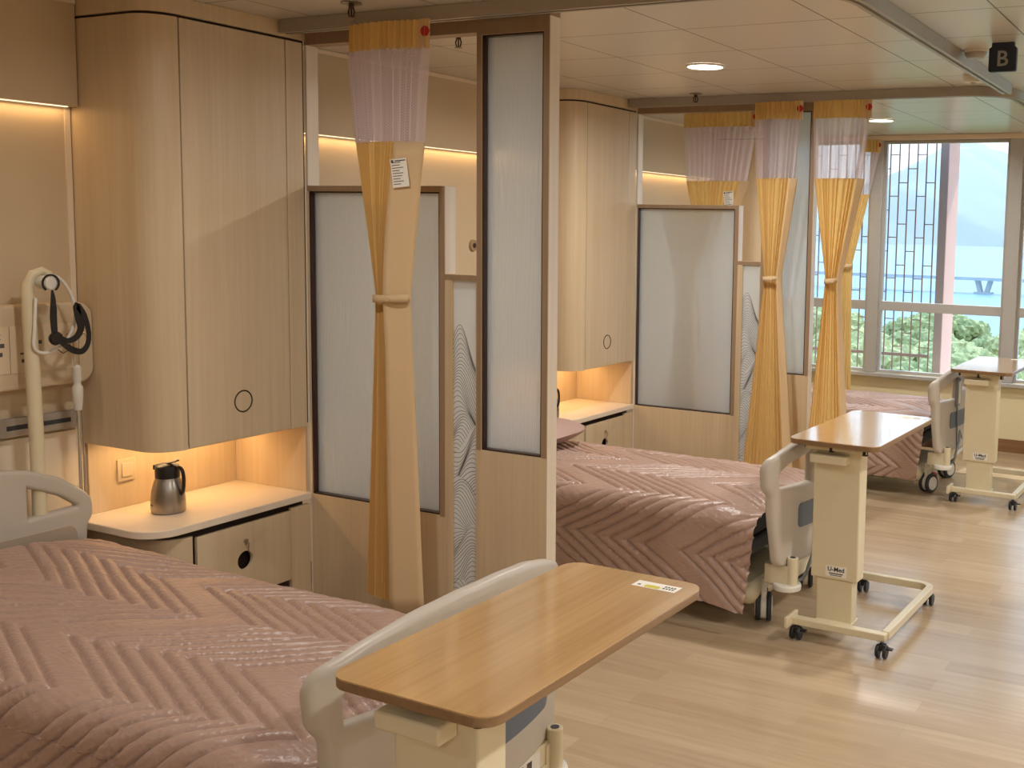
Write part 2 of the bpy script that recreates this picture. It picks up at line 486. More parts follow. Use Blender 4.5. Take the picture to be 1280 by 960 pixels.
def wall_cabinet(yo, label):
    t = thing('wall_cabinet', label, 'cabinet', (WX, yo, 0), 0, 'wall cabinets beside the beds')
    G = lambda pts: [(x - WX, y) for x, y in pts]
    c = bmesh.new(); prism(c, G(outline(.012)), .852, 2.38)
    obj('carcass', c, M['dark_gap'], t)  # coloured dark so the gaps between panels look shaded
    f = -3.34 - WX
    obj('bottom_board', prism(bmesh.new(), G(outline(.004, y1=.688)), .846, .856), M['oak'], t)
    obj('curved_side_panel', ring_panel(.845, 2.366, f, 0, .11, .014, .001), M['oak'], t)
    d = obj('door', B(f - .014, f, .1165, .587, .848, 2.366), M['oak'], t, bevel=.0015)
    rg = bmesh.new(); tube(rg, [(f + .0006, .358 + .040 * math.cos(a), .99 + .040 * math.sin(a)) for a in [2 * PI * i / 40 for i in range(40)]], .0026, 6, closed=True)
    obj('finger_pull_ring', rg, M['dark_gap'], d)
    obj('filler_panel', B(f - .014, f - .001, .5915, .675, .845, 2.366), M['oak'], t, bevel=.001)
    c = bmesh.new(); prism(c, G(outline(.0)), 2.376, CZ - .001); obj('bulkhead', c, M['oak'], t)
    obj('light_strip', B(.05, .066, .03, .62, .838, .8455), M['led'], t, label='warm light strip under the cabinet')
    return t

def bedside(yo, label):
    t = thing('bedside_cabinet', label, 'cabinet', (WX, yo, 0), 0, 'bedside cabinets under the wall cabinets')
    f = -3.345 - WX; G = lambda pts: [(x - WX, y) for x, y in pts]
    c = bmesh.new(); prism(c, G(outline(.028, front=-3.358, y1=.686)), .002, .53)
    # open shelf between drawer and plinth: its shade is put in as dark colour
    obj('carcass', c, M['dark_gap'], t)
    obj('curved_side_panel', ring_panel(0, .522, f, .012, .11, .014, .001), M['oak'], t)
    dm = plate_mesh([rrect(.143, .584, .232, .512, .003, 2), arc(.357, .371, .037, 0, 351, 39)], .016, .001, 'yz')
    for v in dm.verts: v.co.x += f - .008
    d = obj('drawer', dm, M['oak'], t)
    # finger hole backing
    b = bmesh.new(); cyl(b, (f - .055, .357, .371), (f - .05, .357, .371), .05); 
    obj('finger_hole', b, wood('hole_wood', srgb(110, 66, 34), srgb(130, 84, 46)), d)
    k = bmesh.new(); cyl(k, (f, .357, .447), (f + .006, .357, .447), .009); obj('lock', k, M['chrome'], d)
    k = bmesh.new(); tube(k, [(f + .008, .357, .449), (f + .02, .358, .440), (f + .012, .362, .42), (f + .008, .366, .405)], .0022, 6)
    box(k, f + .007, f + .0095, .350, .366, .435, .452)
    obj('key', k, M['chrome'], d)
    obj('stile', B(f - .016, f - .001, .588, .688, 0, .522), M['oak'], t, bevel=.001)
    obj('rail', B(f - .02, f - .016, .143, .584, .05, .23), M['dark_gap'], t)  # dark sheet standing in for the shade inside the open shelf
    obj('shelf_side', B(.2, f - .017, .580, .586, .03, .232), M['oak'], t)
    w = prism(bmesh.new(), [(.001, -.055)] + arc(f + .01 - .12, -.055 + .12, .12, -90, 0, 12) + [(f + .01, .688), (.001, .688)], .542, .57)
    obj('worktop', w, M['counter'], t, bevel=.003)
    obj('back_panel', B(.001, .012, .014, .688, .571, .844), M['oak'], t)
    obj('side_panel', B(.014, f - .01, .678, .689, .571, .844), M['oak'], t)
    return t

wall_cabinet(2.56, 'tall wall cabinet with a curved side, nearest the camera, above the steel jug')
wall_cabinet(5.23, 'tall wall cabinet seen between the two partition screens, above the middle bed head')
bedside(2.56, 'bedside cabinet carrying the steel jug, with a keyed drawer and round finger hole')
bedside(5.23, 'bedside cabinet at the head of the middle bed, half hidden by its pillow')
wall_cabinet(7.90, 'wall cabinet in the corner by the windows, only its side showing')

# double light switch in the niche
t = thing('light_switch', 'square white light switch on the lit panel behind the jug', 'switch', (WX + .013, 2.722, .715))
M['switch'] = plain('cream_switch', srgb(206, 190, 162), .4)
obj('plate', B(0, .008, -.037, .037, -.042, .042), M['switch'], t, bevel=.002)
obj('rocker', B(.008, .012, -.022, .022, -.027, .027), M['switch'], t, bevel=.002)

# ------------------------------------------------------------------ jug
def jug(x, y, z, rz, label):
    t = thing('vacuum_jug', label, 'jug', (x, y, z), rz, 'steel vacuum jugs on the bedside cabinets')
    b = lathe(bmesh.new(), [(0, 0), (.056, 0), (.060, .004), (.0615, .02), (.061, .05), (.057, .085), (.049, .115), (.042, .132), (.042, .14), (0, .14)])
    obj('body', b, M['steel'], t, label='brushed steel body')
    c = lathe(bmesh.new(), [(0, .132), (.0435, .132), (.0435, .168), (.041, .178), (.03, .184), (0, .186)])
    # pouring lip
    box(c, -.052, -.03, -.014, .014, .160, .178)
    obj('collar', c, M['black'], t, bevel=.002)
    h = bmesh.new(); tube(h, [(.036, 0, .172), (.052, 0, .174), (.064, 0, .162), (.069, 0, .135), (.068, 0, .10), (.063, 0, .078), (.055, 0, .07)], .008, 10, flat=.7, sm=4)
    obj('handle', h, M['black'], t)
    l = bmesh.new(); tube(l, [(.0, 0, .186), (.022, 0, .192), (.046, 0, .199)], .010, 8, flat=.35)
    obj('lid_lever', l, M['black'], t)
    lb = bmesh.new(); box(lb, -.010, .010, -.0618, -.0612, .033, .037)
    bmesh.ops.rotate(lb, verts=lb.verts, cent=(0, 0, 0), matrix=Matrix.Rotation(-.5, 3, 'Z'))
    obj('maker_mark', lb, M['ink'], t)
    return t
jug(-3.5, 5.213, .57, .0, 'second vacuum jug on the farther bedside cabinet, only its black handle showing past the post')
jug(-3.56, 2.752, .57, .25, 'steel and black vacuum jug standing on the nearest bedside cabinet')

# ------------------------------------------------------------------ partition screens
TH = .062
def screen(yo, label, gl2):
    t = thing('partition_screen', label, 'partition', (0, yo, 0), 0, 'floor to ceiling partition screens between the beds')
    y0, y1 = 0, TH
    def fplate(name, outer, holes, mat, z=None):
        bm = plate_mesh([outer] + holes, TH, .001)
        for v in bm.verts: v.co.y += TH / 2
        return obj(name, bm, mat, t)
    R = lambda a, b, c, d: [(a, c), (b, c), (b, d), (a, d)]
    # wide panel
    fplate('wide_panel', R(-3.335, -2.650, 0, 1.812), [R(-3.333, -2.674, .563, 1.792)], M['oak'])
    fplate('post_panel', R(-2.503, -2.189, 0, 2.40), [R(-2.481, -2.213, .838, 2.350)], M['oak'])
    fplate('art_panel_frame', R(-2.6495, -2.5035, 0, 1.486), [R(-2.617, -2.5055, .10, 1.466)], M['oak'])
    # thin brown frame caps on the panel fronts
    b = plate_mesh([R(-3.335, -2.6502, 1.792, 1.812)], .003); [setattr(v.co, 'y', v.co.y - .001) for v in b.verts]
    obj('top_rail_cap', b, M['oak_frame'], t)
    b = bmesh.new(); box(b, -2.674, -2.6503, -.002, .0, .56, 1.792); obj('side_rail_cap', b, M['oak_frame'], t)
    b = bmesh.new(); box(b, -2.6495, -2.5035, -.002, 0, 1.466, 1.486); obj('top_rail_cap', b, M['oak_frame'], t)
    b = plate_mesh([R(-2.502, -2.190, .0, 2.40), R(-2.4805, -2.2135, .80, 2.351)], .003)
    b.free()
    b = bmesh.new(); box(b, -2.502, -2.481, -.002, 0, .838, 2.40); box(b, -2.213, -2.190, -.002, 0, .838, 2.40); box(b, -2.481, -2.213, -.002, 0, 2.35, 2.40)
    obj('frame_cap', b, M['oak_frame'], t)
    # pale edges, coloured lighter still for light falling from the right
    for (x, za, zb) in ((-2.650, 1.487, 1.812), (-2.189, 0, 2.40)):
        obj('lit_edge_face', B(x, x + .0012, .001, TH - .001, za, zb), M['oak_edge'], t, label='pale edge face, lightened as if lit from the right')
    obj('jamb', B(-3.345, -3.335, .001, TH - .001, 0, 2.36), M['oak_edge'], t, label='pale edge face, lightened as if lit from the right')
    # header
    obj('header', B(-3.345, -2.5035, 0, TH, 2.36, CZ - .001), M['oak_frame'], t)
    obj('header', B(-2.5035, -2.187, 0, TH, 2.401, CZ - .001), M['oak_frame'], t)
    # glass
    def gl(name, a, b_, c, d, w):
        bmf = plate_mesh([R(a, b_, c, d), R(a + w, b_ - w, c + w, d - w)], TH - .006, 0)
        for v in bmf.verts: v.co.y += TH / 2
        f = obj(name + '_frame', bmf, M['bronze'], t)
        obj('pane', B(a + w, b_ - w, TH * .5 - .004, TH * .5 + .004, c + w, d - w), M['frost'], f)
    gl('wide_glass', -3.333, -2.674, .563, 1.792, .007)
    gl('post_glass', -2.481, -2.213, .838, 2.350, .007)
    # art glass with line drawn hills
    a, b_, c, d = -2.617, -2.5055, .10, 1.466
    pg = obj('art_glass', B(a, b_, .010, .016, c, d), M['frost_white'], t, label='white glass with fine line drawn hills')
    segs = bmesh.new()
    NX = 41
    gx = np.linspace(a, b_, NX); U = (gx - a) / (b_ - a)
    layers = [(1.12, .17, .25, .52), (.80, .12, .95, .55), (.62, .10, .2, .6), (.42, .12, .85, .55), (.22, .10, .3, .6)]
    ridges = [base + h * np.exp(-((U - c_) / w_) ** 2) for base, h, c_, w_ in layers]
    for li, (base, h, c_, w_) in enumerate(layers):
        front = np.full(NX, -9.0)
        for rr in ridges[li + 1:]: front = np.maximum(front, rr)
        for k in range(60):
            f = k * .0145
            zz = base + h * np.exp(-((U - c_ - .10 * math.sin(k * .35 + li)) / (w_ * (1 + .02 * k))) ** 2) - f + .010 * np.sin(U * 5 + k * .45 + li * 2)
            ok = (zz > front + .002) & (zz < d - .004) & (zz > c + .004)
            if not ok.any(): continue
            run = []
            for q in range(NX):
                if ok[q]: run.append((gx[q], .0094, zz[q]))
                if (not ok[q] or q == NX - 1) and run:
                    if len(run) > 1: tube(segs, run, .0009, 4)
                    run = []
    obj('line_drawing', segs, M['seal'], pg)
    obj('baseboard', B(-3.335, -2.19, -.004, -.0005, 0, .10), M['cove'], t, label='brown coved skirting')
    obj('baseboard_cap', B(-3.335, -2.19, -.005, 0, .10, .104), M['oak_edge'], t)
    return t
screen(3.25, 'nearer pale oak partition screen with frosted glass, beside the nearest bed', 0)
screen(5.92, 'farther pale oak partition screen with a curtain blurred behind its glass', 1)

# ------------------------------------------------------------------ curtain rails
def path_rail(yo, yend):
    pts = [(-3.33 + .06 * i, yo) for i in range(33)]
    pts = [(x, y) for x, y in pts if x < -1.40] + [(-1.36, yo)]
    pts += [(-1.36 + .25 * math.sin(a), yo + .25 - .25 * math.cos(a)) for a in [PI / 2 * i / 12 for i in range(1, 13)]]
    pts += [(-1.11, yo + .25 + (yend - yo - .25) * i / 6) for i in range(1, 7)]
    return pts
def rail(yo, yend, label):
    pts = path_rail(yo, yend); bm = bmesh.new(); rings = []
    n = len(pts)
    for i, (x, y) in enumerate(pts):
        a = Vector(pts[max(i - 1, 0)]); b_ = Vector(pts[min(i + 1, n - 1)]); d = (b_ - a).normalized(); nn = Vector((-d.y, d.x))
        hw = .024
        prof = [(-hw, 2.385), (-hw, CZ - .001), (hw, CZ - .001), (hw, 2.385), (.008, 2.385), (.008, 2.395), (-.008, 2.395), (-.008, 2.385)]
        rings.append([bm.verts.new((x + nn.x * u, y + nn.y * u, z)) for u, z in prof])
    for A, Bq in zip(rings, rings[1:]):
        for k in range(8): bm.faces.new((A[k], A[(k + 1) % 8], Bq[(k + 1) % 8], Bq[k]))
    bm.faces.new(rings[0][::-1]); bm.faces.new(rings[-1])
    o = tag(obj('curtain_rail', bm, M['alu']), label, 'rail', 'ceiling curtain rails around the bed bays')
    return o
rail(3.135, 5.77, 'grey ceiling curtain rail crossing in front of the nearer partition screen')
rail(5.805, 8.50, 'grey ceiling curtain rail in front of the farther partition screen')

# ------------------------------------------------------------------ curtains
def curtain(x0, x1, y, label, waist=.10, wz=1.40, bot=(.26, .30), botw=(.28, None), edge=True, meshz=1.96, folds=11, xoff=0.0, tagged=True, side=1, pale_front=.30, lean=0.0, waistx=None, care=False):
    W = x1 - x0; cx = (x0 + x1) / 2
    t = thing('privacy_curtain', label, 'curtain', (cx, y, 0), 0, 'yellow privacy curtains tied at the waist')
    def pleats(name, zs, width, centre, amp, nf, mat, parent, uvs=False, ysh=0.0, xr=(0, 1), ph=0.0):
        bm = bmesh.new(); uvl = bm.loops.layers.uv.new('UVMap')
        nx = nf * 8; rows = []
        for z in zs:
            w = width(z); c = centre(z); A = amp(z); row = []
            for i in range(nx + 1):
                s = i / nx; u = xr[0] + ((xr[1](z) if callable(xr[1]) else xr[1]) - xr[0]) * s
                qf = 2 * PI * (s * nf + ph + .28 * math.sin(s * 9 + nf) + .12 * math.sin(s * 23))
                fold = math.sin(qf) + .35 * math.sin(2 * qf + 1)
                xx = c + (u - .5) * w + .10 * A * math.sin(7 * s * PI + z * 2)
                yy = ysh + A * fold - .03 * (1 - (2 * u - 1) ** 2)
                row.append(bm.verts.new((xx, yy, z)))
            rows.append(row)
        for j in range(len(rows) - 1):
            for i in range(nx):
                f = bm.faces.new((rows[j][i], rows[j][i + 1], rows[j + 1][i + 1], rows[j + 1][i]))
                for lp, (ii, jj) in zip(f.loops, ((i, j), (i + 1, j), (i + 1, j + 1), (i, j + 1))):
                    lp[uvl].uv = (ii / nx * max(W, .3) * 2.2, zs[jj])
        o = obj(name, bm, mat, parent, angle=50)
        return o
    L = lambda a, b, k: [a + (b - a) * i / k for i in range(k + 1)]
    pleats('header', L(2.385, 2.288, 4), lambda z: W * (1 + (2.385 - z) * .1), lambda z: 0, lambda z: .008, folds + 1, M['curt'], t)
    w_at = lambda z: np.interp(z, [bot[0], wz - .02, wz + .02, meshz, 2.29], [botw[0], waist, waist, W * .84, W])
    wx = 0 if waistx is None else waistx - cx
    c_at = lambda z: np.interp(z, [bot[0], wz, meshz, 2.29], [lean if lean else wx, wx, wx * .35, 0])
    pleats('net_panel', L(2.29, meshz, 8), lambda z: float(w_at(z)), lambda z: float(c_at(z)), lambda z: .010, folds, M['net'], t)
    fp = pale_front
    ffr = lambda z: float(np.interp(z, [bot[0], wz - .2, wz, meshz], [.47, .52, .60, fp])) if fp > .2 else fp
    pleats('drape', L(meshz + .004, bot[0] + .005, 34), lambda z: float(w_at(z)), lambda z: float(c_at(z)),
           lambda z: float(np.interp(z, [bot[0], wz, meshz], [.0075, .0050, .0070])), folds, M['curt'], t, xr=(0, (lambda z: 1 - ffr(z) + .06) if edge else 1))
    if edge:
        # plain hemmed edge lying in front of the folds on one side
        bm = bmesh.new(); rows = []
        for z in L(meshz + .0, bot[0] - .012, 30):
            w = float(w_at(z)); c = float(c_at(z))
            fr_ = ffr(z)
            s0, s1 = (1 - fr_, 1.0) if side > 0 else (0.0, fr_)
            row = []
            for k in range(7):
                q = k / 6; u = s0 + (s1 - s0) * q
                yy = -.060 + .045 * (q if side > 0 else 1 - q)
                # the last strip turns back
                row.append(bm.verts.new((c + (u - .5) * w + .022 * side, yy, z - (.018 * q if side < 0 else .018 * (1 - q)) * (z < bot[0] + .05))))
            rows.append(row)
        for A, Bq in zip(rows, rows[1:]):
            for k in range(6): bm.faces.new((A[k], A[k + 1], Bq[k + 1], Bq[k]))
        e = obj('edge_panel', bm, M['curt_pale'], t, angle=50, label='pale flat hem panel')
        e.modifiers.new('s', 'SOLIDIFY').thickness = .002
    # tie band
    b = bmesh.new(); w = waist / 2 + .003
    bx = .018 * side if fp > .2 else .008
    pts = [(wx + bx + w * math.cos(a), -.028 + .042 * math.sin(a), wz + .004 * math.cos(a)) for a in [2 * PI * i / 28 for i in range(28)]]
    rr = []
    for p in pts: rr.append((b.verts.new((p[0], p[1], p[2] - .014)), b.verts.new((p[0], p[1], p[2] + .014))))
    for i in range(28):
        A, Bq = rr[i], rr[(i + 1) % 28]; b.faces.new((A[0], Bq[0], Bq[1], A[1]))
    tb = obj('tie_band', b, M['curt_pale'], t); tb.modifiers.new('s', 'SOLIDIFY').thickness = .002
    b = bmesh.new(); cyl(b, (wx + bx + .02, -.074, wz), (wx + bx + .02, -.069, wz), .008, seg=16); obj('snap_button', b, M['curt_pale'], tb)
    if tagged:
        z = meshz - .11; w = float(w_at(z))
        xx = side * (.5 - .16) * w + float(c_at(z))
        lab = None if not care else obj('care_label', B(-.03, .03, -.0008, .0008, -.05, .05), M['paper'], t, label='white printed care label', loc=(xx, -.056, z))
        if care: lab.rotation_euler = (0, -.12 * side, .36)
        bm = bmesh.new()
        for q in range(9):
            box(bm, -.026, -.026 + .05 * random.uniform(.5, 1), -.0016, -.0009, .036 - q * .0095, .0385 - q * .0095)
        box(bm, -.027, -.018, -.0016, -.0009, .038, .047); box(bm, -.014, .026, -.0016, -.0009, .041, .045)
        if care: obj('printing', bm, M['seal'], lab)
        bm = bmesh.new(); cyl(bm, (W / 2 * .97, -.006, 2.345), (W / 2 * .97, -.012, 2.345), .018, seg=20); obj('round_tag', bm, M['red'], t, label='red round tag')
        obj('header_edge', B(W / 2 - .035, W / 2 + .012, -.008, -.004, 2.285, 2.388), M['curt_pale'], t)
    return t
curtain(-2.965, -2.600, 3.10, 'yellow curtain tied at the waist in front of the nearer partition screen', waist=.155, bot=(.262, 0), botw=(.262, 0), folds=12, waistx=-2.768, pale_front=.33, care=True)
curtain(-3.128, -2.632, 6.12, 'wide gathered curtain behind the farther screen, seen above and blurred through its glass', waist=.085, bot=(.3, 0), botw=(.26, 0), folds=14, pale_front=.12, waistx=-2.925, care=True)
curtain(-2.495, -2.222, 5.775, 'tied yellow curtain hanging in front of the farther partition screen', waist=.09, bot=(.2, 0), botw=(.31, 0), folds=10, pale_front=.14, waistx=-2.372)
curtain(-2.155, -1.835, 5.80, 'tied yellow curtain just right of the farther screen, over the middle bed foot', waist=.075, bot=(.25, 0), botw=(.26, 0), folds=10, pale_front=.12, waistx=-2.022)
curtain(-2.72, -2.56, 8.36, 'bright yellow curtain by the window, farthest from the camera', waist=.10, bot=(.2, 0), botw=(.16, 0), folds=6, pale_front=.12, edge=False, tagged=True, waistx=-2.80)

# ------------------------------------------------------------------ ceiling items
def sprinkler(x, y, label):
    t = thing('ceiling_sprinkler', label, 'sprinkler', (x, y, CZ), 0, 'ceiling sprinklers')
    obj('escutcheon', lathe(bmesh.new(), [(0, 0), (.036, -.001), (.038, -.004), (.02, -.008), (0, -.008)]), M['steel'], t)
    b = bmesh.new(); cyl(b, (0, 0, -.006), (0, 0, -.02), .010, seg=14)
    for s in (-1, 1): tube(b, [(.009 * s, 0, -.018), (.014 * s, 0, -.032), (.010 * s, 0, -.046), (0, 0, -.052)], .0028, 6)
    cyl(b, (0, 0, -.02), (0, 0, -.05), .003, seg=8)
    obj('body', b, M['bronze'], t)
    obj('deflector', lathe(bmesh.new(), [(0, -.051), (.015, -.052), (.015, -.055), (0, -.055)], seg=12), M['steel'], t)
sprinkler(-2.83, 2.97, 'ceiling sprinkler nearest the camera, left of the near curtain top')
sprinkler(-2.88, 3.62, 'ceiling sprinkler behind the nearer screen, right of the near curtain top')
sprinkler(-2.82, 5.66, 'ceiling sprinkler in front of the farther curtain rail')

def downlight(x, y, label, vis=True):
    t = thing('ceiling_downlight', label, 'ceiling light', (x, y, CZ), 0, 'round recessed ceiling downlights')
    obj('trim_ring', lathe(bmesh.new(), [(.095, -.0005), (.097, -.006), (.085, -.009), (.082, -.004), (.082, -.0005)]), M['whitep'], t)
    obj('diffuser', lathe(bmesh.new(), [(0, -.0035), (.082, -.0035), (.082, -.0005), (0, -.0005)]), M['lamp'], t)
    return t
def lamp(x, y, p, size=.15, z=CZ - .02, col=(1, .962, .915)):
    l = bpy.data.lights.new('lamp', 'AREA'); l.shape = 'DISK'; l.size = size; l.energy = p; l.color = col; l.spread = math.radians(170)
    o = bpy.data.objects.new('lamp', l); link(o); o.location = (x, y, z); return o
downlight(-2.30, 4.71, 'round recessed ceiling downlight over the middle bed')
downlight(-2.25, 7.36, 'round recessed ceiling downlight over the bed by the windows')
LP = 19
for (x, y, k) in ((-2.30, 4.71, 1), (-2.25, 7.36, 1), (-2.30, 2.04, .42), (-2.3, -.6, .3)): lamp(x, y, LP * k)
for (x, y) in ((0.2, 6.6), (.2, 4.0), (.2, 1.4), (.2, -1.2), (2.4, 6.6), (2.4, 4.0), (2.4, 1.4), (2.4, -1.2)): lamp(x, y, LP)
for k, (x, y) in enumerate(((-2.30, 2.04), (.2, 1.4))):
    downlight(x, y, ['round recessed ceiling downlight over the nearest bed, above the frame', 'round recessed ceiling downlight over the aisle, above the frame'][k])

t = thing('bay_sign', 'dark blue bay sign with a grey letter B on the ceiling', 'sign', (-.893, 4.53, CZ))
bm = plate_mesh([rpoly([(-.042, 0), (.042, 0), (.042, -.018), (.052, -.022), (.052, -.112), (-.052, -.112), (-.052, -.022), (-.042, -.018)], .006, 3)], .03, .002)
obj('board', bm, M['signblue'], t)
b = text_bm('B', .085, .001, .001)
for v in b.verts: v.co.y -= .016; v.co.z -= .066
obj('letter', b, M['signgrey'], t)

t = thing('smoke_detector', 'small round grey smoke detector on the ceiling left of the bay sign', 'detector', (-1.03, 4.66, CZ))
obj('base', lathe(bmesh.new(), [(0, 0), (.05, 0), (.05, -.012), (0, -.012)]), M['whitep'], t)
obj('dome', lathe(bmesh.new(), [(.046, -.012), (.044, -.024), (.034, -.036), (0, -.040)]), M['alu'], t)

t = thing('ceiling_sensor', 'small cream box sensor on the ceiling beside the curtain rail end', 'sensor', (-1.20, 5.40, CZ))
obj('case', B(-.045, .045, -.03, .03, -.035, 0), M['whitep'], t, bevel=.004)
obj('lens', lathe(bmesh.new(), [(0, -.034), (.014, -.035), (.010, -.042), (0, -.044)], seg=16), M['alu'], t)
t = thing('wall_outlet', 'small round brown wall fitting seen between the near screen panels', 'outlet', (WX, 4.86, 1.555))
b = bmesh.new(); cyl(b, (0, 0, 0), (.012, 0, 0), .034, .030, seg=28); obj('plate', b, M['oak_frame'], t)
b = bmesh.new(); cyl(b, (.012, 0, 0), (.0135, 0, 0), .014, seg=20); obj('socket', b, M['bronze'], t)

# ------------------------------------------------------------------ beds
def board_outline(k=1.0):
    half = [(.40, .30), (.432, .50), (.438, .60), (.460, .628), (.466, .705), (.45, .735), (.36, .768), (.22, .80), (.08, .812)]
    if k < 1: half = [(.40, .30), (.432, .50), (.442, .60), (.462, .625), (.462, .675), (.44, .700), (.34, .765), (.22, .806), (.08, .826)]
    half = [(x * .957 * k, z) for x, z in half]
    pts = half + [(-x, z) for x, z in reversed(half)]
    return rpoly(pts, .03, 4)
def board(name, t, xo, bulge, mat, panel_side, bz=.437):
    side = [(.150, .603), (.408, .608), (.412, .695), (.34, .730), (.150, .770)]
    holes = [rpoly(side, .018, 4), rpoly([(-x, z) for x, z in side], .018, 4), rpoly([(-.085, .65), (.085, .65), (.085, .776), (-.085, .776)], .025, 4)]
    k_ = 1.0 if panel_side else .885
    if not panel_side: side = [(.190, .640), (.405, .650), (.412, .672), (.34, .722), (.190, .780)]; holes = [rpoly(side, .018, 4), rpoly([(-x, z) for x, z in side], .018, 4), rpoly([(-.10, .65), (.10, .65), (.10, .786), (-.10, .786)], .025, 4)]
    holes = [[(x * k_, z) for x, z in h] for h in holes]
    bm = plate_mesh([board_outline(k_)] + holes, .042, .014, 'yz', 3)
    for k in range(-15, 16):
        bmesh.ops.bisect_plane(bm, geom=bm.verts[:] + bm.edges[:] + bm.faces[:], plane_co=(0, k * .03, 0), plane_no=(0, 1, 0), dist=1e-6)
    s = 1 if bulge > 0 else -1
    f = lambda y: bulge * (1 - (y / .46) ** 2) - (.015 * s * max(0, (abs(y) - .38) / .08) ** 2)
    for v in bm.verts: v.co.x += xo + f(v.co.y)
    o = obj(name, bm, mat, t, angle=40)
    # slate band
    def band(x, y0, y1, z0, z1, th, m, nm, r=.02):
        b = plate_mesh([rrect(y0, y1, z0, z1, r)], th, .003, 'yz')
        for k in range(-12, 13): bmesh.ops.bisect_plane(b, geom=b.verts[:] + b.edges[:] + b.faces[:], plane_co=(0, k * .035, 0), plane_no=(0, 1, 0), dist=1e-6)
        for v in b.verts: v.co.x += x + f(v.co.y)
        return obj(nm, b, m, o)
    if panel_side:
        band(xo + .0215, -.27, .31, bz, .535, .008, M['slate'], 'slate_band')
        bm2 = bmesh.new()
        box(bm2, xo + bulge + .024, xo + bulge + .034, .10, .17, .50, .535); 
        obj('latch', bm2, M['whitep'], o, bevel=.003)
    else:
        band(xo + .0225, -.34, .34, .42, .60, .006, plain('headboard_inset', srgb(178, 160, 140), .5, noise=.02), 'inset_panel', .03)
    return o

def caster(t, x, y, ang, wr=.062):
    c = thing('caster_tmp', '', '', (x, y, 0), ang)
    for k in ('label', 'category'): del c[k]
    c.parent = t; c.name = 'caster'
    bpy.data.objects.remove(c)
    R = Matrix.Translation((x, y, 0)) @ Matrix.Rotation(ang, 4, 'Z')
    b = bmesh.new(); tube(b, [(0, 0, .20), (0, 0, .15), (.03, 0, .125), (.035, 0, .07)], .014, 10)
    box(b, .0, .05, -.011, .011, .06, .14); cyl(b, (.035, -.013, wr), (.035, .013, wr), wr * .88, seg=28)
    b.transform(R); o = obj('caster', b, M['whitep'], t, bevel=.004)
    for s in (-1, 1):
        b = bmesh.new(); cyl(b, (.035, s * .014, wr), (.035, s * .034, wr), wr, seg=32); b.transform(R)
        w = obj('wheel', b, M['rubber'], o, bevel=.006)
        b = bmesh.new(); cyl(b, (.035, s * .033, wr), (.035, s * .037, wr), wr * .72, seg=28); b.transform(R)
    b = bmesh.new(); cyl(b, (.035, -.038, wr), (.035, .038, wr), wr * .7, seg=28); b.transform(R)
    obj('hub', b, M['whitep'], o, bevel=.002)
    b = bmesh.new(); box(b, .075, .115, -.018, .018, .115, .127)
    bmesh.ops.rotate(b, verts=b.verts, cent=(.08, 0, .12), matrix=Matrix.Rotation(.5, 3, 'Y'))
    b.transform(R); obj('brake_pedal', b, M['pinkred'], o, bevel=.003, label='red brake pedal')
    return o

def bed(cy, label, bz=.437, extra=True, rz=0, cas=((-.06, -.26), (-.06, .24)), wang=1.95):
    t = thing('hospital_bed', label, 'bed', (-1.65, cy, 0), rz, 'hospital beds with mauve quilts')
    board('footboard', t, -.012, .085, M['bedplastic'], True, bz)
    board('headboard', t, -1.945, -.02, M['bedplastic'], False)
    b = bmesh.new(); box(b, -1.86, -.12, -.40, .40, .37, .49)
    obj('mattress', b, plain('mattress_cover', srgb(50, 52, 60), .6), t, bevel=.03)
    b = bmesh.new(); box(b, -1.88, -.12, -.34, .34, .30, .365); obj('deck_frame', b, M['rubber'], t, bevel=.01)
    b = bmesh.new()
    box(b, -1.84, -.10, -.33, .33, .075, .17)
    obj('base_cover', b, M['cream'], t, bevel=.04)
    b = bmesh.new()
    for x in (-.45, -1.45):
        for s in (-.2, .2): box(b, x - .03, x + .03, s - .02, s + .02, .16, .31)
    obj('lift_column', b, M['rubber'], t)
    # foot cross member with corner brackets and bumpers
    b = bmesh.new(); box(b, .035, .065, -.32, .32, .232, .292); box(b, .02, .07, -.30, .30, .222, .234); obj('cross_member', b, M['cream'], t, bevel=.004)
    for s in (-1, 1):
        b = bmesh.new(); cyl(b, (.07, s * .335, .20), (.07, s * .335, .325), .023, seg=20); box(b, -.05, .07, s * .325 - .028, s * .325 + .028, .205, .288)
        k = obj('corner_bracket', b, M['cream'], t, bevel=.003)
        b = bmesh.new(); cyl(b, (.07, s * .335, .3245), (.07, s * .335, .3265), .012, seg=16); obj('socket', b, M['rubber'], k)
        b = bmesh.new(); cyl(b, (.045, s * .33, .185), (.045, s * .33, .212), .06, seg=28); box(b, -.04, .05, s * .30 - .03, s * .30 + .03, .188, .210); obj('bumper', b, M['whitep'], t, bevel=.006, label='round white bumper')
    obj('rating_plate', B(.065, .0665, -.05, .27, .236, .286), M['paper'], t)
    b = bmesh.new()
    for q in range(7): box(b, .0665, .0669, -.03 + q * .04, -.03 + q * .04 + .022, .250, .274)
    obj('rating_print', b, M['seal'], t)
    b = bmesh.new(); tube(b, [(.09, -.10, .40), (.10, -.14, .34), (.095, -.20, .27), (.085, -.25, .215), (.03, -.29, .20)], .008, 8, sm=4)
    tube(b, [(.09, -.10, .40), (.09, -.04, .34), (.05, 0, .28)], .008, 8, sm=4); obj('power_cable', b, M['greyp'], t)
    for (x, y) in cas: caster(t, x, y, wang)
    for y in (-.26, .26): caster(t, -1.70, y, 0.2)
    # side rails lowered against the frame
    return t
bed1 = bed(2.06, 'nearest hospital bed, its footboard behind the closest overbed table', bz=.395)
bed2 = bed(4.50, 'middle hospital bed between the two partition screens', cas=((-.08, -.275), (-.08, .235)))
